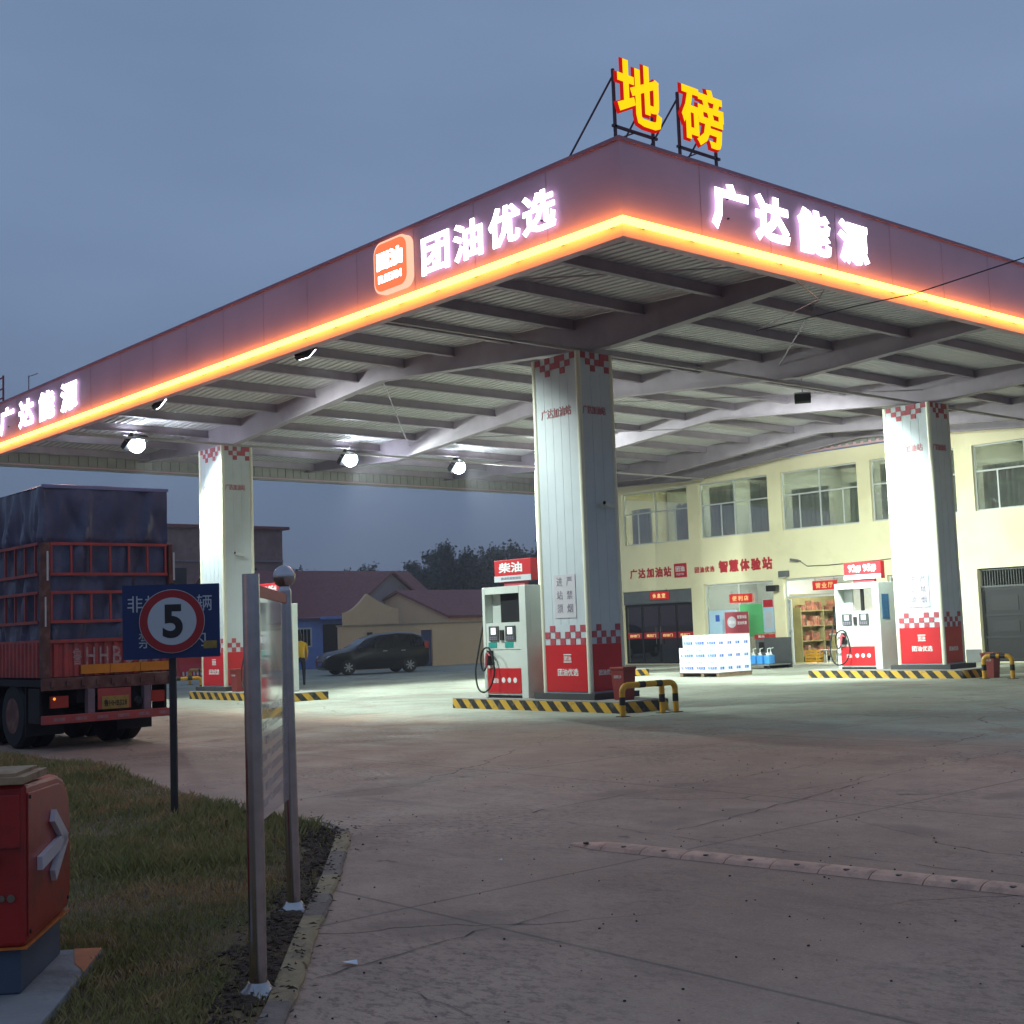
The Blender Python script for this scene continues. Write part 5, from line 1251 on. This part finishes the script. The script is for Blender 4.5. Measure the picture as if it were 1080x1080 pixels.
# ------------------------------------------------------------------ black people carrier
def van():
    fx, fy = -43.98, 29.45; rx, ry = -43.30, 31.95
    d = Vector((fx-rx, fy-ry, 0)).normalized()        # towards the front
    rz = math.atan2(d.y, d.x); c = Vector(((fx+rx)/2, (fy+ry)/2, 0)) + Vector((-d.y, d.x, 0))*0  # near-side wheel plane
    side = Vector((d.y, -d.x, 0))                    # right hand of the car
    # which side faces the camera (towards +x)?
    s = 1 if side.x < 0 else -1
    ctr = c + side*s*.82
    t = thing('black_minivan', 'black people carrier parked in front of the tan wall', 'car', (ctr.x, ctr.y, 0), rz)
    # stations: x, z_low, belt, roof, halfwidth, roof halfwidth
    st = [(2.22,.34,.62,.66,.62,.50),(2.12,.24,.74,.80,.74,.60),(1.85,.20,.86,.93,.82,.66),(1.30,.20,.95,1.02,.86,.70),(.95,.20,.98,1.10,.87,.72),(.35,.20,1.0,1.46,.88,.66),(-.1,.20,1.0,1.60,.88,.64),(-.9,.20,1.02,1.66,.88,.64),(-1.6,.20,1.04,1.62,.87,.63),(-2.0,.22,1.04,1.50,.85,.62),(-2.22,.30,1.0,1.12,.80,.66),(-2.28,.36,.80,.86,.72,.62)]
    vs = []; m = 10
    for (x, zl, zb, zr, w, wr) in st:
        row = [(w*.90, zl), (w, zl+.14), (w, zb), (wr, zr-.05), (wr*.75, zr)]
        row = row + [(-a, b) for a, b in row[::-1]]
        vs += [(x, y, z) for y, z in row]
    fs = [(i*m+k, i*m+(k+1)%m, (i+1)*m+(k+1)%m, (i+1)*m+k) for i in range(len(st)-1) for k in range(m)]
    fs += [tuple(range(m)), tuple(range((len(st)-1)*m, len(st)*m))[::-1]]
    mb = MB(); mb.add(vs, fs); body = mb.build('body', Mx['carpaint'], t, local=True, smooth=True)
    def at(x):
        for a, b in zip(st[:-1], st[1:]):
            if b[0] <= x <= a[0]:
                f = (a[0]-x)/(a[0]-b[0]); return [a[k]+(b[k]-a[k])*f for k in range(6)]
        return st[-1]
    for sd in (1, -1):
        for a, b in ((.72,.20),(.12,-.62),(-.70,-1.38),(-1.46,-1.95)):
            q = []
            for x, hi in ((a,0),(b,0),(b,1),(a,1)):
                _, _, zb, zr, w, wr = at(x); z = zb+.04 if not hi else max(zb+.06, zr-.10); f = (z-zb)/(zr-.05-zb) if zr-.05 > zb else 0
                q.append((x, sd*(w+(wr-w)*f+.008), z))
            MB().add(q, [(0,1,2,3)] if sd > 0 else [(3,2,1,0)]).build('side_window', Mx['carglass'], t, local=True, rec=False)
        MB().sphere((2.02, sd*.66, .72), .13, 14, (1.1,.7,.65)).build('headlight', Mx['headl'], t, local=True, smooth=True)
        MB().box(-2.20,-2.02,sd*.80-.05,sd*.80+.05,.95,1.25).build('tail_light', Mx['taill'], t, local=True, bevel=.02)
        MB().sphere((.80, sd*.98, 1.06), .09, 12, (.8,1,.7)).build('wing_mirror', Mx['carpaint'], t, local=True, smooth=True)
        for x in (-.35,-1.15): MB().box(x,x+.18,sd*.885-.012,sd*.885+.012,.90,.93).build('door_handle', Mx['alloy'], t, local=True)
        for x in (1.32, -1.33):
            w = MB().lathe((x, sd*.79-.10, .315), [(.2,0),(.30,.005),(.315,.04),(.315,.16),(.30,.195),(.2,.20)], 28, axis='y').build('wheel', Mx['black'], t, local=True, smooth=True)
            r = MB(); yy = sd*.90
            r.lathe((x, yy-.005*sd, .315), [(.20,0),(.20,.004*sd)], 24, axis='y')
            r.build('hub', Mx['dark'], w, local=True); r = MB()
            for k in range(7):
                an = 2*math.pi*k/7; r.obox((x, yy+.004*sd, .315), (x+.19*math.cos(an), yy+.004*sd, .315+.19*math.sin(an)), .05, .02, up=(0,1,0))
            r.build('rim', Mx['alloy'], w, local=True)
    q = []
    for (x, zo, yw) in ((.90,1.10,.66),(.42,1.42,.58)): q += [(x+.012, yw, zo+.012), (x+.012, -yw, zo+.012)]
    MB().add([q[0], q[1], q[3], q[2]], [(0,1,2,3)]).build('windscreen', Mx['carglass'], t, local=True)
    MB().box(2.205,2.24,-.24,.24,.42,.53).build('number_plate', Mx['cblue'], t, local=True)
    MB().box(2.14,2.235,-.4,.4,.58,.64).build('grille', Mx['alloy'], t, local=True)
van()

# ------------------------------------------------------------------ person by the left island
def person():
    x, y = -37.2, 23.0
    me = bpy.data.meshes.new('person'); J = [((0,0,.92),.13),((0,0,1.12),.135),((0,0,1.32),.15),((0,0,1.46),.06),((0,.01,1.54),.055),
         ((.10,0,.86),.09),((.12,.05,.48),.065),((.12,-.06,.09),.045),((.12,.08,.04),.04),
         ((-.10,0,.86),.09),((-.14,-.16,.50),.065),((-.15,-.30,.12),.045),((-.15,-.18,.05),.04),
         ((.19,0,1.38),.055),((.24,.0,1.10),.042),((.22,.16,.90),.032),((.21,.22,.84),.03),
         ((-.19,0,1.38),.055),((-.25,.0,1.10),.042),((-.22,.18,.94),.032),((-.20,.25,.90),.03)]
    E_ = [(0,1),(1,2),(2,3),(3,4),(0,5),(5,6),(6,7),(7,8),(0,9),(9,10),(10,11),(11,12),(2,13),(13,14),(14,15),(15,16),(2,17),(17,18),(18,19),(19,20)]
    # head grown on the same chain
    J.append(((0,.01,1.60),.085)); E_.append((4,21)); J.append(((0,.015,1.69),.09)); E_.append((21,22)); J.append(((0,.01,1.755),.06)); E_.append((22,23))
    me.from_pydata([j[0] for j in J], E_, []); o = bpy.data.objects.new('person', me); COL.objects.link(o)
    sk = o.modifiers.new('skin', 'SKIN'); lay = me.skin_vertices[0].data if me.skin_vertices else None
    if lay is None:
        bpy.context.view_layer.objects.active = o; o.select_set(True); lay = me.skin_vertices[0].data
    for k, (_, r) in enumerate(J): lay[k].radius = (r, r)
    lay[0].use_root = True
    o.modifiers.new('sub', 'SUBSURF').levels = 2; o.modifiers['sub'].render_levels = 2
    dg = bpy.context.evaluated_depsgraph_get(); m2 = bpy.data.meshes.new_from_object(o.evaluated_get(dg)); o.modifiers.clear(); o.data = m2
    for mm in ('skin','vest','trouser','dark','hair'): m2.materials.append(Mx[mm])
    for p in m2.polygons:
        c = p.center; p.use_smooth = True
        if c.z < .09: p.material_index = 3
        elif c.z < .93 and abs(c.x) < .2 and c.y < .13: p.material_index = 2
        elif c.z > 1.47: p.material_index = 4 if (c.z > 1.70 or c.y < -.02) else 0
        elif c.z > .93 and abs(c.y) < .17 : p.material_index = 1
        elif c.z < .93 and c.y < .10: p.material_index = 2
        else: p.material_index = 0
    o.location = (x, y, 0); o.rotation_euler = (0, 0, R_(60))
    o['label'] = 'person in yellow top and dark trousers standing beyond the left island pump'; o['category'] = 'person'
person()

# ------------------------------------------------------------------ background walls, houses
def tanwall():
    x = -49.5; t = thing('yard_wall', 'long tan rendered yard wall with curved gable piece and blue door', 'wall', (x, 40, 0))
    MB().box(x-.24, x, 32.75, 37.30, .0, 1.98).box(x-.24, x, 37.97, 75, 0, 1.98).box(x-.24, x, 37.30, 37.97, 1.72, 1.98).build('wall', Mx['tanwall'], t)
    MB().box(x-.28, x+.04, 32.7, 75, 1.981, 2.06).build('coping', mat('tan_coping', (160, 140, 116), .8), t)
    MB().box(x-.16, x-.10, 37.303, 37.967, .0, 1.719).build('door', Mx['bluedoor'], t)
    P = [(33.0,2.061)]; 
    for k in range(9):
        f = k/8; P.append((33.0+1.28*f, 2.62+.85*f**1.7))
    for k in range(1, 9):
        f = k/8; P.append((34.28+1.75*f, 3.47-.70*(1-(1-f)**1.5)))
    P.append((36.03,2.061))
    MB().prism([(x-.22, a, b) for a, b in P], (.2,0,0)).build('gable_piece', Mx['tanwall'], t)
    MB().box(x, x+.12, 34.2, 34.42, 1.58, 1.70).build('wall_lamp', Mx['dark'], t)
tanwall()
t = thing('far_wall', 'short tan wall farther off, left of the blue shed', 'wall', (-60, 30, 0))
MB().box(-60.2, -60, 22.0, 34.3, 0, 2.1).build('wall', Mx['tanwall'], t); MB().box(-60.25, -59.95, 22.0, 34.3, 2.101, 2.2).build('coping', Mx['greyhouse'], t)
def gable_house(name, label, x0, x1, y0, y1, ze, zr, wallm, ridge='x', over=.3):
    t = thing(name, label, 'house', ((x0+x1)/2, (y0+y1)/2, 0)); mb = MB()
    ym, xm = (y0+y1)/2, (x0+x1)/2
    if ridge == 'x': mb.prism([(x0,y0,0),(x0,y1,0),(x0,y1,ze),(x0,ym,zr),(x0,y0,ze)], (x1-x0,0,0))
    else: mb.prism([(x0,y0,0),(x1,y0,0),(x1,y0,ze),(xm,y0,zr),(x0,y0,ze)], (0,y1-y0,0))
    mb.build('wall', Mx[wallm], t)
    mb = MB(); o = over; s_ = .12
    if ridge == 'x':
        k = (zr-ze)/(ym-y0)
        for sg, ya in ((-1, y0), (1, y1)):
            a = (ya+sg*o, ze-k*o+.004); b = (ym, zr+.004); mb.prism([(x0-o,a[0],a[1]),(x0-o,b[0],b[1]),(x0-o,b[0],b[1]+s_),(x0-o,a[0],a[1]+s_)], (x1-x0+2*o,0,0))
    else:
        k = (zr-ze)/(xm-x0)
        for sg, xa in ((-1, x0), (1, x1)):
            a = (xa+sg*o, ze-k*o+.004); b = (xm, zr+.004); mb.prism([(a[0],y0-o,a[1]),(b[0],y0-o,b[1]),(b[0],y0-o,b[1]+s_),(a[0],y0-o,a[1]+s_)], (0,y1-y0+2*o,0))
    mb.build('roof', Mx['roofm'], t)
    return t
# grey house: gable end towards the camera, long dark roof to the left
t = gable_house('grey_house', 'grey gabled house with dark maroon roof behind the blue shed', -72, -64, 36.0, 50.0, 3.0, 5.5, 'greyhouse', 'y')
MB().prism([(-63.995,41.6,2.7),(-63.995,42.6,2.7),(-63.995,42.6,3.1),(-63.995,41.6,3.1)], (.01,0,0)).build('window', Mx['dark'], t)
t2 = gable_house('gabled_barn', 'grey rendered gable end rising behind the tan wall', -66, -57.0, 37.4, 44.6, 2.2, 4.85, 'greyhouse', 'x')
t = gable_house('low_house', 'low house with long maroon tiled roof behind the yard wall', -60, -51.5, 40.6, 62, 2.35, 3.75, 'tanwall', 'y', .2)
def shed():
    x = -56.0; t = thing('blue_shed', 'small pale blue shed with barred window and dark doorway', 'shed', (x, 35.5, 0))
    mb = MB(); mb.box(x-4, x-.001, 32.6, 37.3, 0, 2.45); mb.build('wall', Mx['bluewall'], t)
    MB().box(x+.001, x+.03, 36.0, 37.2, .02, 2.2).build('doorway', Mx['dark'], t)
    f = MB(); f.box(x+.001,x+.05,34.38,35.32,1.08,1.16).box(x+.001,x+.05,34.38,35.32,1.98,2.06).box(x+.001,x+.05,34.38,34.46,1.16,1.98).box(x+.001,x+.05,35.24,35.32,1.16,1.98)
    for k in range(1, 4): f.box(x+.01,x+.04,34.46+k*.195-.01,34.46+k*.195+.01,1.16,1.98)
    w_ = f.build('window', Mx['frame'], t); MB().box(x+.0015,x+.006,34.46,35.24,1.16,1.98).build('pane', Mx['carglass'], w_)
    MB().box(x-4.1, x+.9, 35.7, 37.6, 2.451, 2.58).build('awning', Mx['bluewall'], t)
    MB().box(x-4.1, x+.25, 32.4, 35.69, 2.451, 2.53).build('roof', Mx['roofm'], t)
shed()
t = thing('brick_building', 'tall old brick building rising behind the left column', 'building', (-78, 41, 0))
MB().box(-84, -75, 34.2, 45.2, 0, 8.75).build('wall', Mx['brick'], t)
MB().box(-84.3, -74.7, 33.9, 45.6, 8.752, 8.95).build('roof', Mx['roofm'], t)
for y in (37.2, 39.6, 42.2): MB().box(-74.999, -74.96, y, y+1.0, 4.2, 6.2).build('window', Mx['dark'], t)
mb = MB(); 
for z in (3.2, 6.6): mb.box(-74.999, -74.90, 34.2, 45.2, z, z+.12)
mb.build('string_course', Mx['greyhouse'], t)

# ------------------------------------------------------------------ trees
def tree_mesh(seed, h=9.5, w=2.0):
    r = np.random.default_rng(seed); n = 2600
    # clumps up the trunk, tapering to the tip like poplars
    nc = 46; cz = r.uniform(.16, 1.0, nc)*h; rad = w*np.clip(1.15-(cz/h), .08, 1)**.6*r.uniform(.3, 1, nc); an = r.uniform(0, 6.28, nc)
    C = np.stack([np.cos(an)*rad, np.sin(an)*rad, cz], 1); k = r.integers(0, nc, n)
    P = C[k] + r.normal(0, 1, (n,3))*np.array([.42,.42,.60])*(1.1-.5*cz[k]/h)[:,None]
    s = r.uniform(.09, .22, n); V = np.zeros((n,4,3)); a = r.normal(0, 1, (n,3)); a /= np.linalg.norm(a, axis=1)[:,None]; b = np.cross(a, r.normal(0,1,(n,3))); b /= np.linalg.norm(b, axis=1)[:,None]
    V[:,0] = P-a*s[:,None]; V[:,1] = P+b*s[:,None]*.6; V[:,2] = P+a*s[:,None]; V[:,3] = P-b*s[:,None]*.6
    me = bpy.data.meshes.new('crown'); me.from_pydata(V.reshape(-1,3).tolist(), [], (np.arange(n*4).reshape(-1,4)).tolist()); me.materials.append(Mx['leafdark']); return me
TM = [tree_mesh(s, 9.5, 1.5+.3*s) for s in range(4)]
mb = MB(); mb.tube([(0,0,0),(.05,0,3),(0,.05,6.5),(0,0,9)], [.22,.15,.09,.03], 8)
for k in range(9): a = k*2.4; z = 1.8+k*.7; mb.tube([(0,0,z),(math.cos(a)*.9,math.sin(a)*.9,z+.9)], [.06,.02], 5)
trunk0 = mb.build('trunk', Mx['trunk'], None, local=True); tm = trunk0.data; bpy.data.objects.remove(trunk0)
ty = 60.0; k = 0
places = []
while ty < 103: places.append((-100+random.uniform(-5, 3), ty)); places.append((-96+random.uniform(-3, 3), ty+.5)) if ty > 68 else None; ty += random.uniform(1.0, 1.5) if ty > 67 else random.uniform(1.6, 2.6)
for (x, y) in places:
    i = k; s_ = random.uniform(.84, 1.02)*(1.0 if y > 76 else .82)
    o = thing('poplar_tree', 'x', 'tree', (x, y, 0), random.uniform(0, 6), 'dark trees beyond the houses')
    o['label'] = 'dark narrow tree in the row far behind the houses and wall'
    o.scale = (s_, s_, s_)
    c = bpy.data.objects.new('crown', TM[k % 4]); COL.objects.link(c); c.parent = o
    c = bpy.data.objects.new('trunk', tm); COL.objects.link(c); c.parent = o; k += 1

# overhead cable to the right
MB().tube([(-11.75,16.2,6.80),(-10.9,15.6,6.2),(-8.5,11,4.68),(-7.2,11,4.68),(-6.6,11,4.66),(-5.5,11,4.74),(-3.0,11,5.15),(4,11,6.6)], .006, 6).build('overhead_cable', Mx['blackp'], label='thin black overhead cable crossing the right fascia', cat='cable')

# ------------------------------------------------------------------ added haze for lamp glow and lifted blacks
def haze():
    m = bpy.data.materials.new('bloom_haze'); m.use_nodes = True; nt = m.node_tree; nt.nodes.clear()
    o = nt.nodes.new('ShaderNodeOutputMaterial'); v = nt.nodes.new('ShaderNodeVolumePrincipled')
    v.inputs['Density'].default_value = .0009; v.inputs['Color'].default_value = (.86, .84, .97, 1); v.inputs['Anisotropy'].default_value = .35
    nt.links.new(v.outputs[0], o.inputs['Volume'])
    MB().box(-135, 12, -14, 130, -1, 16).build('haze', m, kind='stuff', label='thin added haze over the whole yard, spreading glow from the lamps', cat='haze')
haze()
